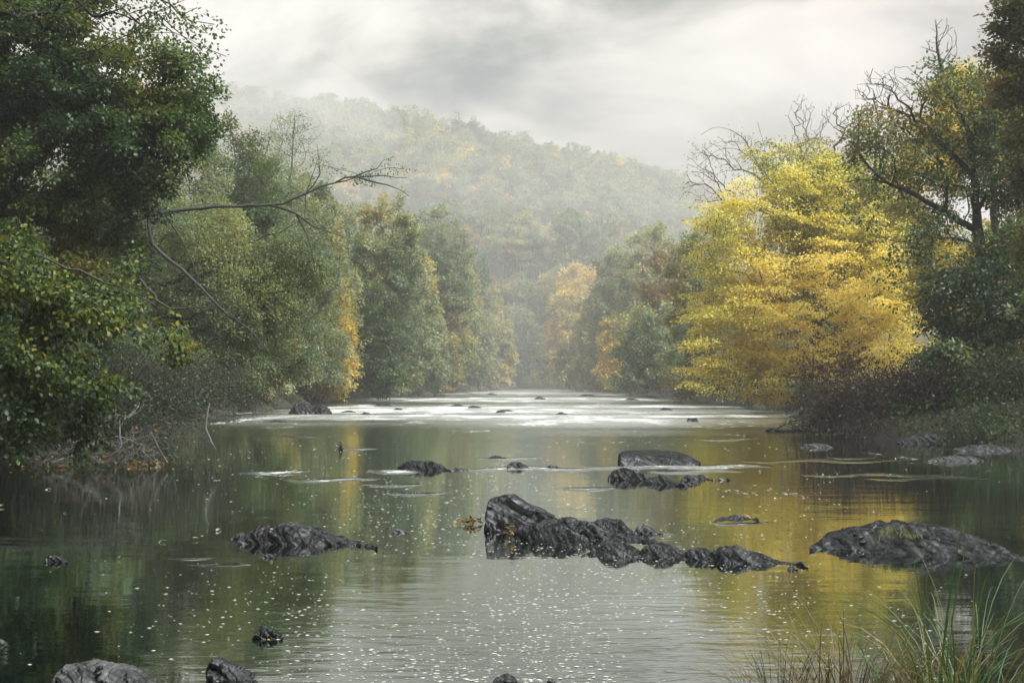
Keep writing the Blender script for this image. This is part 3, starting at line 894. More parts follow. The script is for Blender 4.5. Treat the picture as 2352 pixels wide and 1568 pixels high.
tree('alder_tree', 'thin dark sprays of alder leaves hanging across the sky at top left', 'tree',
     [root_at(-10.8, 17), P(-520, 500, 17), P(-420, 150, 17.5), P(-250, -60, uY), P(-60, -180, uY)],
     [pb(380, 40, uY, 90, 45, 0.5), pb(470, 80, uY, 55, 45, 0.4), pb(290, 60, uY, 70, 50, 0.5), pb(560, 0, uY, 40, 20, 0.3, 500), pb(330, -40, uY, 150, 40, 0.6), pb(60, -60, uY, 200, 100, 0.9), pb(480, 130, uY, 30, 30, 0.3, 500), pb(-150, 60, uY, 140, 160, 0.8)],
     300, 0.06, 6500, (0.055, 0.04), (0.2, 0.7), G_DARK, seed=83, bf=0.35, step=0.2, split=3, rmin=0.003, gapf=0, sag=0.3,
     limbs=[[P(-60, -180, uY), P(100, 120, uY), P(260, 95, uY), P(330, 50, uY), P(400, 10, uY), P(480, -20, uY), P(560, -25, uY)],
            [P(300, 70, uY), P(400, 75, uY), P(470, 110, uY), P(520, 130, uY)]])

aY = 14.5
tree('hazel_tree', 'large leaved bright green hazel drooping to the water in the left foreground', 'tree',
     [root_at(-10.4, 14.5), P(-620, 700, aY), P(-420, 560, aY), P(-250, 520, aY)],
     [pb(110, 640, aY, 150, 110, 0.7), pb(230, 690, aY, 140, 90, 0.7), pb(330, 720, aY, 75, 70, 0.5), pb(350, 850, aY, 50, 60, 0.3), pb(120, 800, aY, 150, 110, 0.7), pb(60, 930, aY, 110, 110, 0.6, 42000), pb(250, 880, aY, 120, 80, 0.6), pb(340, 950, aY, 45, 60, 0.4), pb(230, 770, aY, 160, 70, 0.6),
      pb(180, 930, aY, 60, 60, 0.3), pb(390, 800, aY, 40, 50, 0.3, 7000), pb(405, 905, aY, 30, 55, 0.3, 6000), pb(300, 600, aY, 70, 45, 0.4, 7000), pb(200, 1010, aY, 50, 50, 0.3, 7000), pb(350, 1010, aY, 35, 50, 0.3, 5000), pb(20, 1010, aY - .3, 30, 60, 0.2), pb(-100, 700, aY, 140, 220, 0.6), pb(400, 1000, aY, 22, 30, 0.15, 250), pb(60, 560, aY, 110, 60, 0.4)],
     620, 0.05, 15000, (0.054, 0.042), (0.12, 0.9), G_FRESH, seed=91, bf=0.35, step=0.12, sag=0.4, near=True, cspread=(0.40, 0.20), tbase=0.38, split=5, clumpf=1.8, up=0.7, rmin=0.0025, gapf=2.6, hollow=0.1, wob=0.1,
     limbs=[[P(-250, 520, aY), P(-60, 600, aY), P(0, 655, aY), P(60, 730, aY), P(150, 770, aY), P(215, 850, aY), P(280, 900, aY), P(340, 980, aY)],
            [P(-250, 520, aY), P(-40, 560, aY), P(120, 600, aY), P(240, 650, aY), P(340, 690, aY)],
            [P(60, 730, aY), P(40, 830, aY), P(60, 950, aY)]])
# ------------------------------------------------------------------ wooded filler behind both banks, each tree on its own
rngF = np.random.default_rng(404)


def proto_tree(name, seed, h, r, pal, leaf, nl, nt=110, trunkR=0.2):
    rng = np.random.default_rng(seed)
    sk = Skel()
    sk.line([(0, 0, -0.5), (rng.normal() * .2, rng.normal() * .2, h * 0.4), (rng.normal() * .4, rng.normal() * .4, h * 0.9)], -1, 1.0, rng, 0.02)
    blobs = [((0, 0, h * .66), (r * .75, r * .75, h * .30), 3), ((0, 0, h * .45), (r, r, h * .24), 3)]
    for k in range(7):
        a = rng.uniform(0, 6.28)
        blobs.append(((math.cos(a) * r * .6, math.sin(a) * r * .6, h * rng.uniform(.35, .8)), (r * .42, r * .42, h * .13), 1.0))
    tips = sample_blobs(rng, blobs, nt, Clump(rng, 1.3 / r), 0.6)
    ids = sk.grow(tips, 0.35, 1.0, rng, 0.05, 0.1, first=min(3, len(sk.pos) - 2))
    sk.radii(len(ids), trunkR, rmin=0.02)
    pos = np.array(sk.pos)
    lines = [(pos[c], sk.r[c], 6 if i == 0 else 3) for i, c in enumerate(sk.chains())]
    wood = tube_obj('trunk', lines, np.zeros(3), M_BARK, None)
    par = np.array([sk.par[i] for i in ids])
    crown = foliage('crown', rng, pos[ids], nrm(pos[ids] - pos[par] + 1e-6), nl, leaf, (r * 0.19, 0.5), pal, M_LEAF, None, np.zeros(3), clumpf=0.4, cspread=(0.28, 0.14), wts=rng.uniform(.3, 1.7, len(ids)))
    return wood, crown


fill = [proto_tree('f', 500 + k, 13, 4.6, p, (0.24, 0.17), 13000) for k, p in enumerate((G_DARK, G_GREY, G_OAK, O_RUST))]
FILL_LAB = {0: 'dark green', 1: 'grey green', 2: 'yellowing green', 3: 'russet'}


def fill_tree(X, Y, k, sc, side):
    r = link('woodland_tree', None, None, (X, Y, float(ground_z(X, Y)) - 0.1))
    r.rotation_euler = (0, 0, rngF.uniform(0, 6.28))
    r.scale = (sc * rngF.uniform(.9, 1.1), sc * rngF.uniform(.9, 1.1), sc)
    tag(r, '%s tree deep in the wood on the %s river bank' % (FILL_LAB[k], side), 'tree', '%s trees deep in the wood on the %s bank' % (FILL_LAB[k], side))
    link('trunk', fill[k][0], r)
    link('crown', fill[k][1], r)


for Y in np.arange(20, 215, 9.5):
    for j, off in enumerate((6.5, 14.0, 22.0)):
        xl = np.interp(Y, LB[:, 0], LB[:, 1]) - off - rngF.uniform(0, 4)
        yy = Y + rngF.uniform(-3.5, 3.5)
        if not (Y < 30 and off < 10):
            fill_tree(xl, yy, int(rngF.choice([0, 1, 1, 2, 2])), rngF.uniform(0.72, 1.0), 'left')
        xr = np.interp(Y, RB[:, 0], RB[:, 1]) + off + rngF.uniform(0, 4)
        if Y > 26 and not (55 < Y < 90 and off < 10) and not (Y < 46 and off < 10):
            fill_tree(xr, Y + rngF.uniform(-3.5, 3.5), int(rngF.choice([0, 1, 2, 3, 3])), rngF.uniform(0.62, 0.85) if Y > 90 else rngF.uniform(0.55, 0.7), 'right')

for (X, Y) in [(-13, -9), (-5, -12), (4, -10), (14, -16), (-20, -14), (0, -20), (10, -19), (-11, -22), (26, 4), (27, 14), (-22, -2), (-23, 8), (-27, 16), (-6, -30), (7, -30), (18, -26), (-20, -28), (30, -14), (-32, -8)]:  # unseen woodland behind and beside the camera, added to block open sky
    fill_tree(X, Y, int(rngF.choice([0, 1, 2])), rngF.uniform(0.85, 1.05), 'left' if X < 0 else 'right')
shr = [proto_tree('s', 600 + k, 3.6, 2.0, p, (0.15, 0.105), 7000, 90, 0.06) for k, p in enumerate((G_DARK, G_GREY, G_OAK))]
SHR_LAB = {0: 'dark green', 1: 'grey green', 2: 'yellowing green'}


def shrub(X, Y, k, sc, side):
    r = link('shrub', None, None, (X, Y, float(ground_z(X, Y)) - 0.1))
    r.rotation_euler = (0, 0, rngF.uniform(0, 6.28))
    r.scale = (sc * rngF.uniform(.9, 1.2), sc * rngF.uniform(.9, 1.2), sc)
    tag(r, '%s shrub in the understorey along the %s river bank' % (SHR_LAB[k], side), 'shrub', '%s shrubs along the %s bank' % (SHR_LAB[k], side))
    link('stem', shr[k][0], r)
    link('crown', shr[k][1], r)


Y = 25.0
while Y < 215:
    for off in (1.2, 4.2):
        y2 = Y + rngF.uniform(-1.2, 1.2)
        if Y < 36:
            shrub(np.interp(y2, LB[:, 0], LB[:, 1]) - off * 0.7 - rngF.uniform(0, 1), y2 + 1.3, 0, rngF.uniform(0.6, 0.9), 'left')
        shrub(np.interp(y2, LB[:, 0], LB[:, 1]) - off - rngF.uniform(0, 1), y2, int(rngF.choice([0, 1, 1, 2])), rngF.uniform(0.7, 1.1), 'left')
        if Y > 78 or (Y < 38 and off > 3):
            shrub(np.interp(y2, RB[:, 0], RB[:, 1]) + off + rngF.uniform(0, 1), y2, int(rngF.choice([0, 0, 1, 2])), rngF.uniform(0.6, 1.0), 'right')
    Y += 3.2 + Y * 0.012

# ------------------------------------------------------------------ far wooded hill
HP = {'grey green': G_GREY, 'dark green': [(0.03, 0.05, 0.025), (0.055, 0.08, 0.035), (0.085, 0.105, 0.04)], 'olive': G_OLIVE, 'golden': Y_GOLD, 'rusty': O_RUST}
hill = {}
for a, (kn, p) in enumerate(HP.items()):
    for b in range(3):
        wdm, cr = proto_tree('h', 700 + a * 7 + b, 10.5 + b, 3.5 + 0.3 * b, p, (0.46, 0.34), 3000, 60, 0.25)
        hill[(kn, b)] = (wdm, cr)
HK = list(HP)
cand = []
rngH = np.random.default_rng(77)
Yv = 243.0
while Yv < 462:
    spc = 5.9
    for X in np.arange(-190, 170, spc):
        x2 = X + rngH.uniform(-3, 3) + rngH.uniform(-1.5, 1.5)
        y2 = Yv + rngH.uniform(-2.5, 2.5)
        z2 = float(ground_z(x2, y2))
        pxx = W / 2 + x2 / y2 * F
        pyy = 870 - (z2 + 9 - CAMZ) / y2 * F
        cand.append((x2, y2, z2, pxx, pyy))
    Yv += 6.8
seen = [c for c in cand if 470 < c[3] < 1690]
rest = [c for c in cand if not (470 < c[3] < 1690) and -150 < c[3] < 2300]
rngH.shuffle(seen)
seen.sort(key=lambda c: c[1])
indiv, more = seen[:300], seen[300:]
rest = rest[::3]
gold_w = {0: [.42, .16, .24, .10, .08]}


def pick_kind(c):
    low = c[4] > 560
    w_ = [.44, .12, .30, .09, .05] if low else [.46, .22, .26, .03, .03]
    return HK[int(rngH.choice(5, p=w_))]


for c in indiv:
    kn = pick_kind(c)
    wdm, cr = hill[(kn, int(rngH.integers(0, 3)))]
    zone = 'at the foot of the hazy hill' if c[1] < 290 else ('halfway up the hazy hillside' if c[1] < 370 else 'high up the hazy hillside')
    r = link('hillside_tree', None, None, (c[0], c[1], c[2]))
    r.rotation_euler = (0, 0, rngH.uniform(0, 6.28))
    sc = rngH.uniform(0.8, 1.15)
    r.scale = (sc, sc, sc * rngH.uniform(.85, 1.1))
    tag(r, '%s broadleaf tree %s beyond the river bend' % (kn, zone), 'tree', '%s trees %s' % (kn, zone))
    link('trunk', wdm, r)
    link('crown', cr, r)
# the rest of the hill's wood reads as one mass
acc_v, acc_c = [], []
for c in more + rest:
    kn = pick_kind(c)
    me = hill[(kn, int(rngH.integers(0, 3)))][1]
    v = np.empty(len(me.vertices) * 3, np.float32)
    me.vertices.foreach_get('co', v)
    k4 = np.empty(len(me.vertices) * 4, np.float32)
    me.attributes['col'].data.foreach_get('color', k4)
    v = v.reshape(-1, 4, 3)[::2]
    k4 = k4.reshape(-1, 4, 4)[::2]
    ctr = v[:, :1]
    v = ctr + (v - ctr) * 1.3
    a = rngH.uniform(0, 6.28)
    R_ = np.array(((math.cos(a), -math.sin(a), 0), (math.sin(a), math.cos(a), 0), (0, 0, 1)))
    acc_v.append((v.reshape(-1, 3) @ R_.T) * rngH.uniform(.85, 1.15) + np.array(c[:3]))
    acc_c.append(k4.reshape(-1, 4)[:, :3])
av, ac = np.concatenate(acc_v), np.concatenate(acc_c)
me = mesh_np('hillside_forest', av, np.arange(len(av)), np.arange(len(av) // 4) * 4, M_LEAF, ac)
tag(link('hillside_forest', me), 'hazy mixed autumn wood covering the far hill up to its ridge', 'forest', kind='stuff')


# ------------------------------------------------------------------ rocks
def rock(name, label, outline, wl, depth, seed, mat=None, group=None, rough=1.0, nu=190, nv=90, p=1.5, lean=0.0, tiltf=0.5, cat='rock'):
    """outline: crest points on the picture grid, left to right; wl: water line height at left and right end; depth in m"""
    rng = np.random.default_rng(seed)
    if 8 <= seed <= 12:                       # the chain's rocks run into each other
        outline = [(outline[0][0] - 26, outline[0][1] + 8)] + list(outline) + [(outline[-1][0] + 26, outline[-1][1] + 8)]
    ol = np.array(outline, float)
    x0, x1 = ol[0, 0], ol[-1, 0]
    wl0, wl1 = wl if isinstance(wl, tuple) else (wl, wl)
    u = np.linspace(0, 1, nu)
    px_ = x0 + (x1 - x0) * u
    py_ = np.interp(px_, ol[:, 0], ol[:, 1])
    wy = wl0 + (wl1 - wl0) * u
    base = np.array([WP(a, b) for a, b in zip(px_, wy)])
    endw = np.sqrt(np.clip(1 - np.abs(2 * u - 1) ** 2.6, 0.03, 1))
    endw[0] = endw[-1] = 0.002
    Yc = base[:, 1] + depth * (0.5 + 0 * u) * endw
    Zc = np.array([P(a, b, c)[2] for a, b, c in zip(px_, py_, Yc)])
    Zc = np.maximum(Zc, 0.006)
    Zc = Zc + 0.07 * Zc.max() * np.minimum(1, endw * 1.3)
    Xc = np.array([P(a, b, c)[0] for a, b, c in zip(px_, py_, Yc)])
    s = np.linspace(-1, 1, nv)
    prof = (1 - np.abs(s) ** p) ** 0.8
    under = 0.28
    hmax = Zc.max()
    cx, cyy = base[:, 0].mean(), base[:, 1].mean()
    hw = (depth * 0.5 * endw * (1 + 0.5 * under))[:, None]
    f = prof[None, :]
    X = base[:, 0][:, None] * (1 - f) + Xc[:, None] * f
    Yv = Yc[:, None] + s[None, :] * hw + lean * f * Zc[:, None]
    Z = -under + (Zc[:, None] + under) * f
    hm = max(hmax, 0.10)
    q = np.stack((X, Yv * 0.8, Z * 1.3), -1)
    low = sum(Clump(rng, 1.6 * k / hm)(q) / k for k in (1, 2)) * 0.45
    fin = sum(Clump(rng, 9 * k / hm)(q) / k for k in (1, 2, 4)) * 0.5
    th = math.radians(27 + rng.uniform(-6, 6))
    tau = 0.15 * hm + 0.012
    b_ = (X * math.sin(th) + Z * math.cos(th) - 0.25 * (Yv - cyy)) / tau + 0.45 * low
    lay = np.floor(b_).astype(int)
    fb = b_ - lay
    tabl = rng.uniform(0, 9, 4096)
    a_ = (X * math.cos(th) - Z * math.sin(th) + 0.3 * Yv) / (1.5 * hm + 0.05) + tabl[lay % 4096] + 0.25 * fin
    cell = np.floor(a_).astype(int)
    tabc = rng.uniform(-1, 1, 8192)
    prot = tabc[(lay * 131 + cell * 17) % 8192] - 0.35 * (2 * fb - 1) ** 4
    a = rough * hm * (0.25 * prot + 0.14 * low + 0.055 * fin + 0.04) * np.minimum(1.0, f * 2.0)
    sg = np.where(s < 0, -1.0, 1.0)[None, :] * np.minimum(1, np.abs(s) * 4)[None, :]
    V = np.stack((X + a * 0.3, Yv + a * sg * 1.1, Z + a * 0.5), -1)
    co = V.reshape(-1, 3)
    o = np.array((cx, cyy, 0))
    i = (np.arange(nu - 1)[:, None] * nv + np.arange(nv - 1)[None]).ravel()
    f = np.stack((i, i + nv, i + nv + 1, i + 1), -1)
    me = mesh_np(name, co - o, f.ravel(), np.arange(len(f)) * 4, mat or M_ROCK, None, False)
    ob = link(name, me, None, o)
    tag(ob, label, cat, group)
    return ob


rock('rock', 'tall dark leaning block at the left end of the central rock chain', [(1114, 1190), (1115, 1164), (1124, 1154), (1150, 1148), (1174, 1147), (1212, 1166), (1250, 1183), (1275, 1196), (1290, 1206)], (1221, 1226), 1.1, 3, p=3.0, rough=0.6)
rock('rock', 'broad dark mound in front of the leaning block', [(1172, 1240), (1182, 1225), (1195, 1215), (1225, 1204), (1267, 1202), (1292, 1208), (1330, 1229), (1359, 1250), (1378, 1264)], (1242, 1268), 1.0, 4, p=2.2)
rock('rock', 'long sloping slab behind the broad dark mound', [(1255, 1205), (1270, 1197), (1300, 1193), (1342, 1199), (1388, 1222), (1456, 1239), (1522, 1254)], (1234, 1256), 0.9, 5, p=2.0)
rock('rock', 'humped rock at the back of the central chain', [(1340, 1212), (1352, 1202), (1393, 1193), (1426, 1195), (1443, 1214), (1456, 1226)], (1226, 1231), 0.8, 6, p=2.0)
rock('rock', 'small pale topped stone behind the sloping slab', [(1454, 1226), (1464, 1209), (1485, 1208), (1505, 1220), (1521, 1230)], (1229, 1231), 0.5, 7)
rock('rock', 'cracked knobbly rock right of the broad dark mound', [(1360, 1280), (1374, 1262), (1388, 1248), (1414, 1242), (1452, 1256), (1489, 1276), (1506, 1284)], (1280, 1286), 0.7, 8, p=2.2, rough=0.95)
rock('rock', 'rounded rock in the middle of the central chain', [(1464, 1282), (1474, 1264), (1485, 1254), (1519, 1251), (1552, 1260), (1577, 1276), (1592, 1288)], (1283, 1290), 0.65, 9, p=2.2, rough=0.95)
rock('rock', 'low rough stone between two larger rocks of the central chain', [(1568, 1288), (1576, 1270), (1586, 1261), (1620, 1262), (1640, 1272), (1656, 1290)], (1289, 1294), 0.55, 10, p=2.2, rough=1.0)
rock('rock', 'pointed rock tapering to the right end of the central chain', [(1636, 1294), (1645, 1272), (1657, 1259), (1691, 1256), (1720, 1271), (1754, 1277), (1788, 1292), (1815, 1303), (1828, 1307)], (1294, 1307), 0.7, 12, p=2.2, rough=0.95)
rock('rock', 'small wet knob at the tip of the central rock chain', [(1808, 1308), (1813, 1302), (1822, 1302), (1830, 1309)], (1309, 1311), 0.15, 13)
rock('rock', 'long layered dark rock in the left half of the pool', [(546, 1236), (560, 1228), (576, 1222), (600, 1213), (624, 1208), (660, 1204), (700, 1211), (748, 1224), (800, 1242), (840, 1253), (862, 1262)], (1252, 1263), 1.0, 14, p=1.9, rough=1.0)
rock('rock', 'largest rounded rock with a grassy top near the right edge', [(1860, 1256), (1897, 1240), (1951, 1219), (1993, 1214), (2054, 1203), (2111, 1206), (2156, 1214), (2223, 1234), (2278, 1251), (2319, 1271), (2375, 1290)], (1266, 1300), 1.7, 15, p=1.9, rough=0.8)
rock('rock', 'low leaf shaped rock ringed by bright water right of centre', [(1640, 1197), (1660, 1187), (1690, 1183), (1720, 1188), (1745, 1199)], 1199, 0.8, 16)
rock('rock', 'flat topped pale slab in the middle of the river', [(1422, 1068), (1424, 1043), (1440, 1039), (1500, 1040), (1560, 1042), (1585, 1050), (1608, 1062)], (1070, 1068), 3.0, 17, p=6.0, rough=0.35, mat=M_ROCK)
rock('rock', 'dark domed rock in front of the flat topped slab', [(1396, 1096), (1410, 1082), (1432, 1077), (1460, 1082), (1482, 1098)], (1102, 1106), 1.0, 18, p=2.2)
rock('rock', 'lower rock beside the dark domed rock', [(1474, 1110), (1492, 1098), (1516, 1093), (1540, 1101), (1560, 1113)], (1112, 1117), 0.8, 19, p=2.0)
rock('rock', 'flat dark stone right of the lower domed rocks', [(1564, 1100), (1580, 1093), (1610, 1091), (1636, 1102)], 1104, 0.8, 20)
rock('rock', 'tiny double stone farthest right of the domed rocks', [(1644, 1103), (1652, 1095), (1662, 1100), (1676, 1103)], 1104, 0.3, 22)
rock('rock', 'small stone touching the right foot of the lower rock', [(1552, 1115), (1562, 1105), (1574, 1106), (1584, 1116)], 1117, 0.35, 23)
rock('rock', 'pebble sized stone next to the flat dark stone', [(1580, 1112), (1590, 1106), (1602, 1107), (1610, 1113)], 1114, 0.3, 24)
rock('rock', 'wedge shaped rock with foam on its left in mid river', [(914, 1074), (926, 1064), (948, 1058), (985, 1060), (1010, 1070), (1036, 1080)], (1078, 1083), 1.0, 25, p=2.2)
rock('rock', 'small flat stone right of the wedge shaped rock', [(1036, 1080), (1046, 1074), (1058, 1076), (1074, 1081)], 1081, 0.4, 26)
rock('rock', 'thin flat stone in the quiet water left of the pale slab', [(1122, 1052), (1136, 1047), (1150, 1048), (1162, 1053)], 1053, 0.8, 27)
rock('rock', 'dark lumpy stone between the wedge rock and the pale slab', [(1164, 1070), (1176, 1061), (1196, 1063), (1218, 1075)], 1076, 0.6, 28, p=2.2)
rock('rock', 'tiny stone right of the dark lumpy stone', [(1252, 1073), (1264, 1069), (1282, 1074)], 1074, 0.4, 29)
rock('rock', 'brushy dark rock at the left edge of the bright riffle', [(664, 946), (678, 932), (700, 928), (722, 936), (740, 934), (760, 950)], 951, 3.0, 30, p=2.2)
rock('rock', 'square pale stone at the right edge of the riffle', [(1578, 968), (1581, 961), (1598, 961), (1604, 967)], 969, 1.0, 31, p=5)
rock('rock', 'small pointed rock with a yellow leaf at far left', [(102, 1290), (108, 1280), (116, 1274), (132, 1278), (144, 1286), (154, 1292)], (1292, 1295), 0.25, 32, p=2.4)
rock('rock', 'angular dark stone with a yellow leaf near the bottom', [(580, 1464), (590, 1450), (604, 1438), (624, 1444), (640, 1457), (650, 1466)], (1470, 1472), 0.25, 33, p=2.4)
rock('rock', 'jagged rock cut by the bottom edge left of centre', [(476, 1530), (480, 1522), (496, 1520), (536, 1528), (548, 1540), (578, 1566), (586, 1574)], (1566, 1576), 0.35, 34, p=2.4, rough=1.2)
rock('rock', 'pale veined slab with fallen leaves in the bottom left corner', [(118, 1566), (130, 1545), (152, 1527), (212, 1522), (240, 1528), (304, 1543), (340, 1564), (356, 1580)], (1578, 1590), 0.55, 35, p=2.2, mat=rock_material('grey_slate', (0.006, 0.007, 0.008), (0.06, 0.064, 0.064), 0.45))
rock('rock', 'small stone cut by the left edge above the bottom corner', [(-30, 1480), (-12, 1468), (2, 1470), (12, 1476), (22, 1484)], 1486, 0.2, 36)
rock('rock', 'low dark stone on the bottom edge at the middle', [(1126, 1572), (1140, 1558), (1160, 1554), (1178, 1560), (1190, 1572)], 1578, 0.25, 37)
rock('rock', 'tiny stone on the bottom edge right of the low dark stone', [(1254, 1572), (1260, 1560), (1268, 1564), (1274, 1572)], 1577, 0.1, 38)
rock('rock', 'pale stone heap with driftwood near the right bank', [(1838, 1027), (1850, 1021), (1880, 1018), (1900, 1022), (1914, 1028)], 1029, 0.9, 39, mat=M_ROCKPALE, p=2.2, rough=0.9)
rock('rock', 'broken pale ledge lying off the dark right bank', [(2130, 1058), (2150, 1053), (2190, 1047), (2230, 1049), (2262, 1058)], 1060, 0.9, 40, mat=M_ROCKPALE, p=2.2, rough=0.9)
rock('rock', 'pale ledge at the foot of the right bank under the brush', [(2060, 1017), (2080, 1008), (2110, 1000), (2140, 998), (2170, 1006), (2190, 1018)], 1020, 1.1, 41, mat=M_ROCKPALE, p=2.2, rough=0.9)
rock('rock', 'long low grey ledge along the right bank at the picture edge', [(2190, 1032), (2225, 1025), (2270, 1022), (2310, 1028), (2370, 1035)], 1037, 1.2, 42, mat=M_ROCKPALE, p=2.2, rough=0.9)
rock('rock', 'leaf speckled low stone left of the long layered rock', [(530, 1238), (542, 1230), (556, 1228), (572, 1236)], 1239, 0.2, 43, mat=M_ROCKPALE)
rock('rock', 'leaf caked stone in front of the long layered rock', [(592, 1280), (602, 1273), (618, 1272), (632, 1280)], 1283, 0.2, 44, mat=M_ROCKPALE)
rock('rock', 'tiny dark stone with a yellow leaf left of the leaning block', [(900, 1222), (910, 1214), (924, 1216), (938, 1223)], 1225, 0.2, 45)
RIFF = [(800, 945), (915, 940), (880, 931), (1050, 931), (1090, 935), (1150, 946), (1160, 943), (1290, 950), (1010, 909), (1130, 905), (1350, 908), (1530, 940), (1450, 917), (840, 950), (640, 968), (1560, 925), (1500, 912), (1240, 915)]
for k, (x, y) in enumerate(RIFF):
    wd_ = (16, 12, 20, 14)[k % 4]
    rock('stone', 'small dark stone breaking the surface of the bright riffle', [(x - wd_, y + 1), (x - wd_ * .3, y - 3 - k % 3), (x + wd_ * .4, y - 2), (x + wd_, y + 1)], y + 2, 1.2, 60 + k, group='small dark stones in the riffle', nu=20, nv=12, cat='stone')


# low plants, moss and leaf litter over both banks
rng = np.random.default_rng(64)
gp = []
for side in (-1, 1):
    m = 60000
    Y = 14 + 110 * rng.uniform(0, 1, m) ** 1.5
    o_ = rng.exponential(2.2, m) + 0.05
    B_ = LB if side < 0 else RB
    X = np.interp(Y, B_[:, 0], B_[:, 1]) + side * o_
    gp.append(np.stack((X, Y, ground_z(X, Y)), -1))
gp = np.concatenate(gp)
gp = gp[gp[:, 2] > 0.03]
pick = Clump(rng, 1.1)(gp) + 0.4 * rng.normal(size=len(gp))
gp[:, 2] += np.where(pick > 0, rng.uniform(0, 0.35, len(gp)), 0.02)
n = len(gp)
nor = nrm(np.array((0, 0, 1.0)) + rng.normal(size=(n, 3)) * np.where(pick > 0, 0.8, 0.35)[:, None])
v, f, per = leaves_geo(gp, unit(rng, n), nor, rng.uniform(.06, .15, n), rng.uniform(.03, .08, n))
c = np.where((pick > 0)[:, None], pal_pick(rng.uniform(0, .8, n), G_DARK), pal_pick(rng.uniform(0, 1, n), [(0.012, 0.009, 0.007), (0.03, 0.02, 0.012), (0.08, 0.045, 0.02)]))
me = mesh_np('ground_cover', v, f.ravel(), np.arange(len(f)) * 4, M_LEAF, np.repeat(c, per, 0))
tag(link('ground_cover', me), 'low green plants and fallen leaves covering the dark banks', 'ground cover', kind='stuff')


# ------------------------------------------------------------------ ribbons: grass and sedge
def blades(name, rng, specs, org, mat, parent=None, seg=9):
    """specs: list of (base, direction (unit, horizontal), length, bend, width, colour, rise)"""
    V, Fc, C, b = [], [], [], 0
    for base, dr, L, bend, wdt, c, rise in specs:
        t = np.linspace(0, 1, seg)
        ang = rise - bend * t ** 1.4
        ds = L / (seg - 1)
        h = np.concatenate(([0], np.cumsum(np.cos(ang[:-1]) * ds)))
        z = np.concatenate(([0], np.cumsum(np.sin(ang[:-1]) * ds)))
        pts = base + np.outer(h, dr) + np.outer(z, (0, 0, 1.0))
        side = nrm(np.cross(dr, (0, 0, 1.0)) + 0.5 * dr * rng.normal())
        wv = 0.78 * wdt * (1 - t ** 2.2) * (0.55 + 0.45 * np.minimum(1, t * 4)) + 0.0004
        up_ = np.cross(side, dr)
        l, r_ = pts + side * wv[:, None] + np.array((0, 0, 1)) * wv[:, None] * .5, pts - side * wv[:, None] + np.array((0, 0, 1)) * wv[:, None] * .5
        V.append(np.stack((l, pts, r_), 1).reshape(-1, 3))
        i = np.arange(seg - 1)[:, None] * 3
        f = np.concatenate((np.stack((i + 0, i + 1, i + 4, i + 3), -1), np.stack((i + 1, i + 2, i + 5, i + 4), -1)), 1).reshape(-1, 4) + b
        Fc.append(f)
        C.append(np.repeat(np.asarray(c)[None], seg * 3, 0) * (0.8 + 0.4 * np.repeat(t, 3))[:, None])
        b += seg * 3
    f = np.concatenate(Fc)
    me = mesh_np(name, np.concatenate(V) - org, f.ravel(), np.arange(len(f)) * 4, mat, np.concatenate(C))
    return link(name, me, parent) if parent is not None else me


M_GRASS = leaf_material('grass_blade', trans=0.3, rough=0.4)
rngG = np.random.default_rng(9)


def clump_specs(cx, cyy, n, spread, L, bend, rise, wdt, cols, z=None):
    out = []
    for _ in range(n):
        a = rngG.uniform(0, 6.28)
        rr = spread * rngG.uniform(0, 1) ** .6
        X, Y = cx + math.cos(a) * rr, cyy + math.sin(a) * rr
        zz = (float(ground_z(X, Y)) - 0.02) if z is None else z
        a2 = a + rngG.normal() * 0.7
        out.append((np.array((X, Y, zz)), np.array((math.cos(a2), math.sin(a2), 0)), L * rngG.uniform(.55, 1.1), bend * rngG.uniform(.4, 1.25), wdt * rngG.uniform(.7, 1.2), cols[rngG.integers(len(cols))], rise + rngG.normal() * 0.12))
    return out


GR = [(0.035, 0.085, 0.02), (0.05, 0.11, 0.025), (0.03, 0.06, 0.02), (0.12, 0.14, 0.04), (0.20, 0.16, 0.06)]
gx, gyy = P(2160, 1590, 6.5)[0], 6.5
sp = clump_specs(gx, gyy, 105, 0.30, 0.74, 1.5, 1.4, 0.0042, GR)
sp += clump_specs(gx + 0.15, gyy, 80, 0.22, 1.22, 2.3, 1.38, 0.0036, GR[:4])
base = np.array((gx - .02, gyy, 0.0))


def spec_px(bx, by, L, direc, bend, rise, wdt, col, Y=6.5):
    L, by, wdt = L * 1.55, 1585, wdt * 1.2
    p = P(bx, by, Y)
    p[2] = min(p[2], float(ground_z(p[0], Y)))
    return (p, np.array((direc, 0.15, 0)) / math.hypot(direc, 0.15), L, bend, wdt, col, rise)


sp += [spec_px(2150, 1600, 0.78, 0.6, 0.25, 1.50, 0.007, GR[0]), spec_px(2160, 1600, 0.76, 0.8, 0.3, 1.50, 0.006, GR[1]), spec_px(2145, 1600, 0.70, -0.5, 0.2, 1.52, 0.006, GR[0]),
       spec_px(2105, 1600, 0.75, -0.9, 3.2, 1.70, 0.006, GR[3]), spec_px(2110, 1600, 0.72, -0.7, 2.9, 1.75, 0.005, GR[1]), spec_px(2120, 1600, 0.66, -0.7, 2.2, 1.62, 0.006, GR[1]), spec_px(2095, 1600, 0.62, -0.9, 2.6, 1.6, 0.005, GR[4]),
       spec_px(2180, 1600, 0.82, 1, 2.1, 1.35, 0.005, GR[1]), spec_px(2190, 1600, 0.86, 1, 2.4, 1.32, 0.005, GR[3]), spec_px(2170, 1600, 0.8, 1, 2.6, 1.4, 0.004, GR[1]), spec_px(2200, 1600, 0.75, 1, 2.0, 1.2, 0.005, GR[2]),
       spec_px(2185, 1600, 0.65, 1, 2.2, 1.25, 0.005, GR[1]), spec_px(2230, 1600, 0.55, 1, 2.0, 1.2, 0.005, GR[1])]
rt = link('sedge_clump', None, None, (gx, gyy, float(ground_z(gx, gyy))))
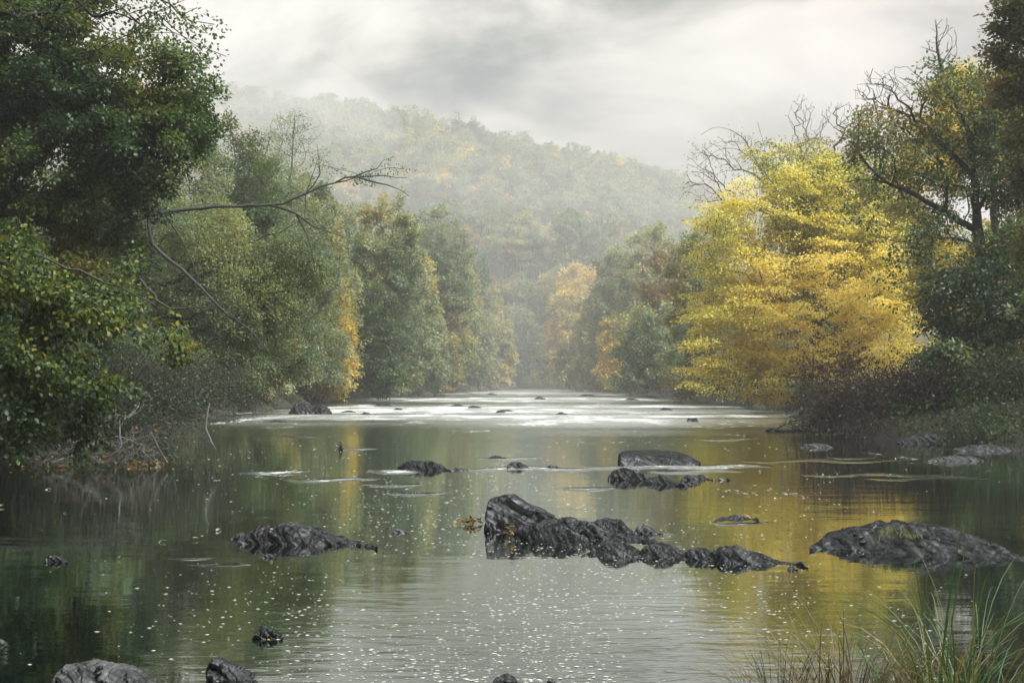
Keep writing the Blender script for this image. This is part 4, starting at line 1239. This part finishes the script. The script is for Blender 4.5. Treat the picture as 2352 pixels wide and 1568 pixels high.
tag(rt, 'tall green sedge with arching blades in the lower right corner', 'grass')
blades('blade_tuft', rngG, sp, np.array(rt.location), M_GRASS, rt)
for nm, lab, x, Y, n, spr, L, bend, rise, cols in [
        ('grass_tuft', 'narrow dark grass tuft standing up at the bottom edge', 1785, 6.6, 120, 0.12, 0.62, 0.8, 1.45, [(0.018, 0.026, 0.018), (0.03, 0.04, 0.025), (0.06, 0.055, 0.03)]),
        ('grass_tuft', 'dry brown drooping grass mound between dark tuft and sedge', 1930, 6.5, 420, 0.30, 0.74, 2.2, 1.4, [(0.05, 0.04, 0.022), (0.09, 0.07, 0.035), (0.03, 0.035, 0.02), (0.15, 0.11, 0.05)]),
        ('grass_tuft', 'low dark green grass tuft under the sedge blades at the corner', 2310, 6.3, 120, 0.2, 0.42, 1.6, 1.35, GR[:3])]:
    X = P(x, 1600, Y)[0]
    r = link(nm, None, None, (X, Y, float(ground_z(X, Y))))
    tag(r, lab, 'grass')
    blades('blade_tuft', rngG, clump_specs(X, Y, n, spr, L, bend, rise, 0.003, cols), np.array(r.location), M_GRASS, r, 7)
# grass growing on the big right rock
q = WP(2080, 1280)
specs = []
for _ in range(700):
    x = 2085 + rngG.normal() * 42
    Yk = q[1] + 0.62 + rngG.uniform(-0.35, 0.25)
    ytop = np.interp(x, [1951, 1993, 2054, 2111, 2156, 2223], [1219, 1214, 1203, 1206, 1214, 1234]) + 3
    zz = P(x, ytop, q[1] + 0.85)[2] - 0.03 - 0.09 * max(0, (q[1] + .62 - Yk)) ** 1
    a = rngG.uniform(0, 6.28)
    c = [(0.05, 0.085, 0.02), (0.12, 0.16, 0.03), (0.03, 0.05, 0.018), (0.18, 0.16, 0.05)][rngG.integers(4)]
    specs.append((np.array((P(x, ytop, Yk)[0], Yk, zz)), np.array((math.cos(a), math.sin(a), 0)), rngG.uniform(.03, .085), 1.6, 0.0022, c, 1.2))
r = link('grass_turf', blades('grass_turf', rngG, specs, np.array((q[0], q[1], 0)), M_GRASS, None, 5), None, (q[0], q[1], 0))
tag(r, 'small green grass turf growing on top of the largest rock', 'grass', kind='stuff')


# ------------------------------------------------------------------ dead wood
def crooked(rng, a, b, n=7, wob=0.08, sag=0.0):
    a, b = np.asarray(a, float), np.asarray(b, float)
    t = np.linspace(0, 1, n)[:, None]
    L = np.linalg.norm(b - a)
    p = a + (b - a) * t + rng.normal(size=(n, 3)) * wob * L * np.sin(t * math.pi)
    p[:, 2] += -sag * L * np.sin(t[:, 0] * math.pi)
    return p


def dead_branch(name, label, pts, r, n_twigs, tl, seed, mat, cat='branch', group=None):
    rng = np.random.default_rng(seed)
    sk = Skel()
    sk.line(pts, -1, 0.12, rng, 0.05)
    P_ = np.array(sk.pos)
    lines = [(P_, np.linspace(r, r * .35, len(P_)), 6)]
    for _ in range(n_twigs):
        i = int(rng.integers(len(P_) // 4, len(P_)))
        d = nrm(unit(rng, 1)[0] + np.array((0, 0, 0.2)) + 0.6 * nrm(P_[-1] - P_[0]))
        e = P_[i] + d * tl * rng.uniform(.4, 1.2)
        cpts = crooked(rng, P_[i], e, 6, 0.08)
        lines.append((cpts, np.linspace(r * .4, r * .12, 6), 4))
        if rng.uniform() < .7:
            k = cpts[3]
            lines.append((crooked(rng, k, k + nrm(d + unit(rng, 1)[0] * .8) * tl * .5, 5, 0.08), np.linspace(r * .22, r * .1, 5), 3))
    org = P_[0].copy()
    o = link(name, tube_obj(name, lines, org, mat, None), None, org)
    return tag(o, label, cat, group)


dead_branch('fallen_log', 'dark mossy fallen trunk lying level behind the hazel leaves', [P(-200, 905, 24), P(40, 888, 24.4), P(130, 884, 24.6), P(220, 893, 25), P(300, 900, 25.5), P(340, 908, 26)], 0.10, 5, 0.5, 1, M_DARKWOOD, 'log')
dead_branch('dead_branch', 'thin curved stick dipping into the water off the left bank', [P(480, 930, 24), P(474, 965, 24), P(482, 1005, 24), P(497, 1035, 24), WP(503, 1067, -0.03)], 0.014, 2, 0.25, 2, M_GREYWOOD)
dead_branch('dead_branch', 'bare bough lying out from the left bank toward the riffle', [P(420, 960, 45), P(500, 930, 46), P(560, 905, 47), P(600, 895, 47)], 0.035, 12, 1.0, 3, M_BRUSH)
dead_branch('dead_branch', 'pale forked driftwood by the drift leaves on the left', [P(250, 1060, 23.5), P(280, 1020, 23.4), P(275, 980, 23.4), P(320, 930, 23.6)], 0.02, 12, 0.5, 4, M_GREYWOOD)
dead_branch('dead_branch', 'low grey driftwood at the water under the hazel', [P(120, 1062, 24), P(180, 1040, 24), P(240, 1000, 24.2), P(300, 1010, 24.2), P(350, 1058, 24)], 0.018, 14, 0.55, 5, M_GREYWOOD)
dead_branch('dead_branch', 'bent grey twig stuck beside the drift leaves', [P(385, 1062, 24), P(365, 1030, 24), P(345, 990, 24)], 0.014, 6, 0.35, 6, M_GREYWOOD)
dead_branch('dead_branch', 'dark upright stub standing in the water left of centre', [WP(784, 1033, -0.05), P(784, 1024, WP(784, 1033)[1]), P(781, 1013, WP(784, 1033)[1])], 0.05, 2, 0.10, 7, M_BARK)
dead_branch('dead_branch', 'pale branch slanting across the brush on the right bank', [P(1930, 905, 38), P(2000, 915, 38), P(2060, 905, 38), P(2150, 880, 38)], 0.03, 9, 0.8, 8, M_BRUSH)
dead_branch('dead_branch', 'reddish dead bough low on the right bank', [P(1990, 905, 37), P(2080, 930, 36.5), P(2160, 922, 36.5)], 0.028, 6, 0.6, 9, M_BRUSH)
dead_branch('dead_branch', 'two pronged driftwood leaning into the water at the right bank', [WP(1770, 992, 0), P(1800, 975, 41), P(1850, 960, 41), P(1900, 945, 41)], 0.03, 10, 0.8, 10, M_BRUSH)
dead_branch('dead_branch', 'snag lying in the water at the tip of the right bank', [WP(1760, 992, -0.02), P(1775, 985, 40.5), P(1800, 990, 40.5), P(1840, 988, 40.5), P(1880, 992, 40)], 0.06, 14, 0.5, 11, M_BARK)


def thicket(name, label, cat, blobs, n, L, r, seed, mat, base_pt, dead=0, deadpal=B_DEAD, leaf=(0.09, 0.05), down=0.0):
    """a mass of thin crossing twigs"""
    rng = np.random.default_rng(seed)
    pts = sample_blobs(rng, blobs, n, None, 0.0)
    lines = []
    for p_ in pts:
        d = nrm(unit(rng, 1)[0] * np.array((1, .7, .8)) + np.array((0, 0, 0.25 - down)))
        l = L * rng.uniform(.4, 1.3)
        q_ = crooked(rng, p_ - d * l / 2, p_ + d * l / 2, 6, 0.07, 0.08)
        q_[:, 2] = np.maximum(q_[:, 2], -0.05)
        lines.append((q_, np.linspace(r, r * .4, 6) * rng.uniform(.5, 1.4), 3))
    org = np.asarray(base_pt, float)
    root = link(name, None, None, org)
    tag(root, label, cat)
    tube_obj('twig_tangle', lines, org, mat, root)
    if dead:
        tp = np.array([l[0][-1] for l in lines])
        dr = np.array([nrm(l[0][-1] - l[0][-2]) for l in lines])
        foliage('withered_foliage', rng, tp, dr, dead, leaf, (0.35, 0.9), deadpal, M_LEAF, root, org, up=0.3)
    return root


thicket('brushwood', 'dark brown tangle of dead brush overhanging the right bank', 'brush', [pb(1960, 930, 38, 120, 60, 1.2), pb(2080, 920, 37, 150, 75, 1.3), pb(1900, 965, 39, 75, 30, 0.8), pb(2200, 900, 36, 130, 70, 1.3), pb(2080, 985, 36, 170, 28, 0.8)], 2200, 0.9, 0.009, 51, M_BRUSH, root_at(11, 38), 16000)
thicket('brushwood', 'shadowed shrubby brush at the right picture edge under the oak', 'brush', [pb(2310, 900, 35, 110, 90, 1.2), pb(2320, 980, 33, 110, 45, 1.0), pb(2260, 1000, 32, 100, 25, 0.7)], 1200, 0.8, 0.008, 52, M_BRUSH, root_at(12, 34), 12000, G_DARK)
thicket('brushwood', 'withered brown leaf bunch hanging beside the yellow beech', 'brush', [pb(1845, 880, 42, 14, 50, 0.3), pb(1880, 850, 42, 25, 30, 0.3), pb(1950, 840, 41, 18, 40, 0.3)], 90, 0.6, 0.008, 53, M_BRUSH, root_at(10.4, 42), 1300, [(0.05, 0.03, 0.018), (0.10, 0.06, 0.03), (0.17, 0.10, 0.045)], (0.12, 0.06))
thicket('brushwood', 'grey dead thicket above the water on the left bank', 'brush', [pb(330, 900, 30, 150, 90, 1.3), pb(450, 880, 36, 110, 80, 1.3), pb(200, 960, 26, 170, 70, 1.0), pb(560, 880, 44, 80, 50, 1.2)], 1100, 0.8, 0.006, 54, M_BRUSH, root_at(-10, 30), 30000, [(0.02, 0.035, 0.02), (0.035, 0.055, 0.03), (0.06, 0.075, 0.035)], (0.06, 0.04))
thicket('brushwood', 'pale twiggy driftwood heap at the water line on the left', 'brush', [pb(260, 1030, 24, 150, 32, 0.6), pb(150, 1045, 24, 80, 22, 0.5)], 100, 0.5, 0.004, 55, M_GREYWOOD, WP(260, 1068), 90, [(0.10, 0.06, 0.03), (0.20, 0.11, 0.04), (0.3, 0.2, 0.06)], (0.08, 0.06))


# ------------------------------------------------------------------ small floating things
def drift_leaves(name, label, cat, x, y, rx, ry, n, pal, seed, leaf=(0.07, 0.05), z=0.02, thick=0.04):
    rng = np.random.default_rng(seed)
    c = WP(x, y, z)
    a, b = WP(x - rx, y, z), WP(x, y - ry, z)
    p_ = np.stack((c[0] + (c[0] - a[0]) * rng.normal(size=n) * .5, c[1] + (b[1] - c[1]) * rng.normal(size=n) * .5, z + thick * rng.uniform(0, 1, n)), -1)
    nor = nrm(np.array((0, 0, 1.0)) + rng.normal(size=(n, 3)) * .45)
    v, f, per = leaves_geo(p_, unit(rng, n) * np.array((1, 1, .3)), nor, leaf[0] * rng.uniform(.6, 1.2, n), leaf[1] * rng.uniform(.6, 1.2, n), True)
    col = pal_pick(rng.uniform(0, 1, n), pal)
    o = np.array((c[0], c[1], 0))
    me = mesh_np(name, v - o, f.ravel(), np.arange(len(f)) * 4, M_LEAF, np.repeat(col, per, 0))
    return tag(link(name, me, None, o), label, cat)


LIT = [(0.02, 0.017, 0.01), (0.06, 0.045, 0.02), (0.14, 0.11, 0.05), (0.30, 0.20, 0.04)]
drift_leaves('leaf_drift', 'yellow brown raft of leaves caught left of the leaning block', 'leaves', 1080, 1199, 24, 4, 80, LIT, 1, (0.06, 0.035))
drift_leaves('leaf_drift', 'wilted leaves caught where leaning block and broad mound meet', 'leaves', 1172, 1228, 10, 8, 26, LIT, 2, (0.055, 0.03), z=0.02, thick=0.10)
drift_leaves('drifted_leaves', 'brown leaf raft at the pale driftwood on the left bank', 'leaves', 330, 1066, 70, 4, 70, LIT, 3, (0.09, 0.06))['kind'] = 'stuff'
drift_leaves('drifted_leaves', 'leaf scraps on the water at the foot of the dark left bank', 'leaves', 140, 1070, 100, 3, 40, LIT, 4, (0.08, 0.055))['kind'] = 'stuff'
for k, (x, y, lab) in enumerate([(150, 1178, 'pale curled leaf afloat highest in the dark left water'), (458, 1237, 'pale leaf afloat right of the thin grey leaf'), (375, 1243, 'thin grey leaf afloat between far left rock and layered rock'),
                                 (505, 1216, 'pale leaf afloat just left of the layered rock'), (272, 1281, 'white curled leaf alone on the dark water'), (505, 1068, 'orange leaf scrap by the curved stick'),
                                 (110, 1124, 'yellowish leaf afloat below the left driftwood'), (6, 1163, 'grey leaf afloat at the left picture edge')]):
    drift_leaves('floating_leaf', lab, 'leaf', x, y, 3, 1, 2, [(0.22, 0.21, 0.17), (0.34, 0.32, 0.26)], 20 + k, (0.06, 0.032), 0.006, 0.02)


def lone_leaf(label, x, y, Y, col, L=0.05, seed=1):
    rng = np.random.default_rng(seed)
    p_ = P(x, y, Y)
    v, f, per = leaves_geo(np.zeros((1, 3)), np.array([[1, -.3, -.2]]), np.array([[.1, -.7, .7]]), np.array([L * .5]), np.array([L * .38]), True)
    me = mesh_np('fallen_leaf', v, f.ravel(), np.arange(len(f)) * 4, M_LEAF, np.repeat(np.array([col]) * 0.6, per, 0))
    return tag(link('fallen_leaf', me, None, p_), label, 'leaf')


lone_leaf('yellow leaf lying on the pale veined slab', 228, 1558, 7.05, (0.6, 0.38, 0.04), 0.04)
lone_leaf('dull ochre leaf beside the yellow one on the pale slab', 252, 1553, 7.1, (0.35, 0.22, 0.05), 0.03, 2)
lone_leaf('red leaf sprig standing on the pale veined slab', 268, 1536, 7.2, (0.45, 0.07, 0.03), 0.04, 3)
lone_leaf('yellow leaf stuck to the angular dark stone', 614, 1467, 8.15, (0.6, 0.36, 0.04), 0.035, 4)
lone_leaf('yellow leaf stuck on the jagged rock', 496, 1532, 7.35, (0.55, 0.33, 0.05), 0.035, 5)
lone_leaf('yellow leaf topping the small pointed far left rock', 114, 1277, 11.6, (0.45, 0.36, 0.08), 0.04, 6)
lone_leaf('orange leaf on the crest of the layered rock', 620, 1213, 12.9, (0.6, 0.33, 0.05), 0.07, 7)
lone_leaf('yellow leaf on the tiny stone left of the leaning block', 906, 1217, 13.95, (0.6, 0.38, 0.05), 0.06, 8)

# foam flecks drifting over the whole pool
rng = np.random.default_rng(33)
n = 8000
py_ = 985 + 585 * rng.uniform(0, 1, n) ** 0.95
px_ = rng.normal(1150, 520, n)
keep = (px_ > 40) & (px_ < 2330) & (rng.uniform(0, 1, n) < np.clip(np.interp(px_, [0, 300, 600, 900, 1900, 2352], [.10, .22, .7, 1, .9, .3]), 0, 1))
c1 = Clump(rng, 1.0)
keep &= c1(np.stack((px_ * .006, py_ * .02, py_ * 0), -1)) > -0.35 + 0.6 * rng.normal(size=n)
px_, py_ = px_[keep], py_[keep]
V, Fl, Ls, b = [], [], [], 0
for x, y in zip(px_, py_):
    c = WP(x, y, 0.004)
    if ground_z(c[0], c[1]) > -0.05:
        continue
    r_ = 0.0040 * min(2.2, math.exp(rng.normal() * 0.5)) * (1 + max(0, (c[1] - 12) / 30))
    m_ = 7
    an = np.arange(m_) * 2 * math.pi / m_ + rng.uniform(0, 6)
    rr = r_ * rng.uniform(.6, 1.3, m_)
    top = np.stack((c[0] + np.cos(an) * rr * 1.8, c[1] + np.sin(an) * rr, np.full(m_, 0.002)), -1)
    V += [top, np.array([[c[0], c[1], 0.002 + r_ * .35]])]
    for j in range(m_):
        Fl += [b + j, b + (j + 1) % m_, b + m_]
    b += m_ + 1
me = mesh_np('foam_flecks', np.concatenate(V), np.array(Fl), np.arange(len(Fl) // 3) * 3, M_FOAM)
tag(link('foam_flecks', me), 'tiny white foam flecks drifting over the dark pool', 'foam', kind='stuff')


# ------------------------------------------------------------------ haze and mist
def box(name, lo, hi, mat):
    v = [(x, y, z) for x in (lo[0], hi[0]) for y in (lo[1], hi[1]) for z in (lo[2], hi[2])]
    f = [(0, 1, 3, 2), (4, 6, 7, 5), (0, 4, 5, 1), (2, 3, 7, 6), (0, 2, 6, 4), (1, 5, 7, 3)]
    me = bpy.data.meshes.new(name)
    me.from_pydata(v, [], f)
    me.materials.append(mat)
    return link(name, me)


def vol_mat(name, dens, col, an):
    m, t = new_mat(name)
    v = t.n('ShaderNodeVolumePrincipled')
    v.inputs['Color'].default_value = col + (1,)
    v.inputs['Density'].default_value = dens
    v.inputs['Anisotropy'].default_value = an
    t.n('ShaderNodeOutputMaterial', i_Volume=v.outputs[0])
    return m


tag(box('haze', (-425, -65, -2.5), (425, 525, 112), vol_mat('haze_air', 0.0008, (0.96, 0.98, 0.955), 0.35)), 'thin pale autumn haze filling the valley', 'haze', kind='stuff')


def mist(label, c, r, dens, seed):
    rng = np.random.default_rng(seed)
    cl = Clump(rng, 2.2)
    nu, nv = 48, 24
    th = np.arange(nu) * 2 * math.pi / nu
    ph = np.linspace(0.02, math.pi - 0.02, nv)
    T_, Ph = np.meshgrid(th, ph)
    u = np.stack((np.cos(T_) * np.sin(Ph), np.sin(T_) * np.sin(Ph), np.cos(Ph)), -1).reshape(-1, 3)
    co = u * np.array(r) * (1 + 0.10 * cl(u))[:, None]
    i = np.arange(nv - 1)[:, None] * nu
    j = np.arange(nu)[None]
    f = np.stack((i + j, i + nu + j, i + nu + (j + 1) % nu, i + (j + 1) % nu), -1).reshape(-1, 4)
    ls = np.arange(len(f)) * 4
    flat = np.concatenate((f.ravel(), np.arange(nu), np.arange(nu)[::-1] + (nv - 1) * nu))
    ls = np.concatenate((ls, [len(f) * 4, len(f) * 4 + nu]))
    me = mesh_np('mist', co, flat, ls, vol_mat('mist_air', dens, (0.96, 0.97, 1.0), 0.35))
    tag(link('mist', me, None, c), label, 'mist', kind='stuff')


mist('broad bank of mist lying before the far hill', (0, 285, 0), (320, 220, 66), 0.0014, 1)
mist('brighter mist drifting across the upper left of the hill', (-88, 385, 74), (60, 50, 17), 0.0075, 2)
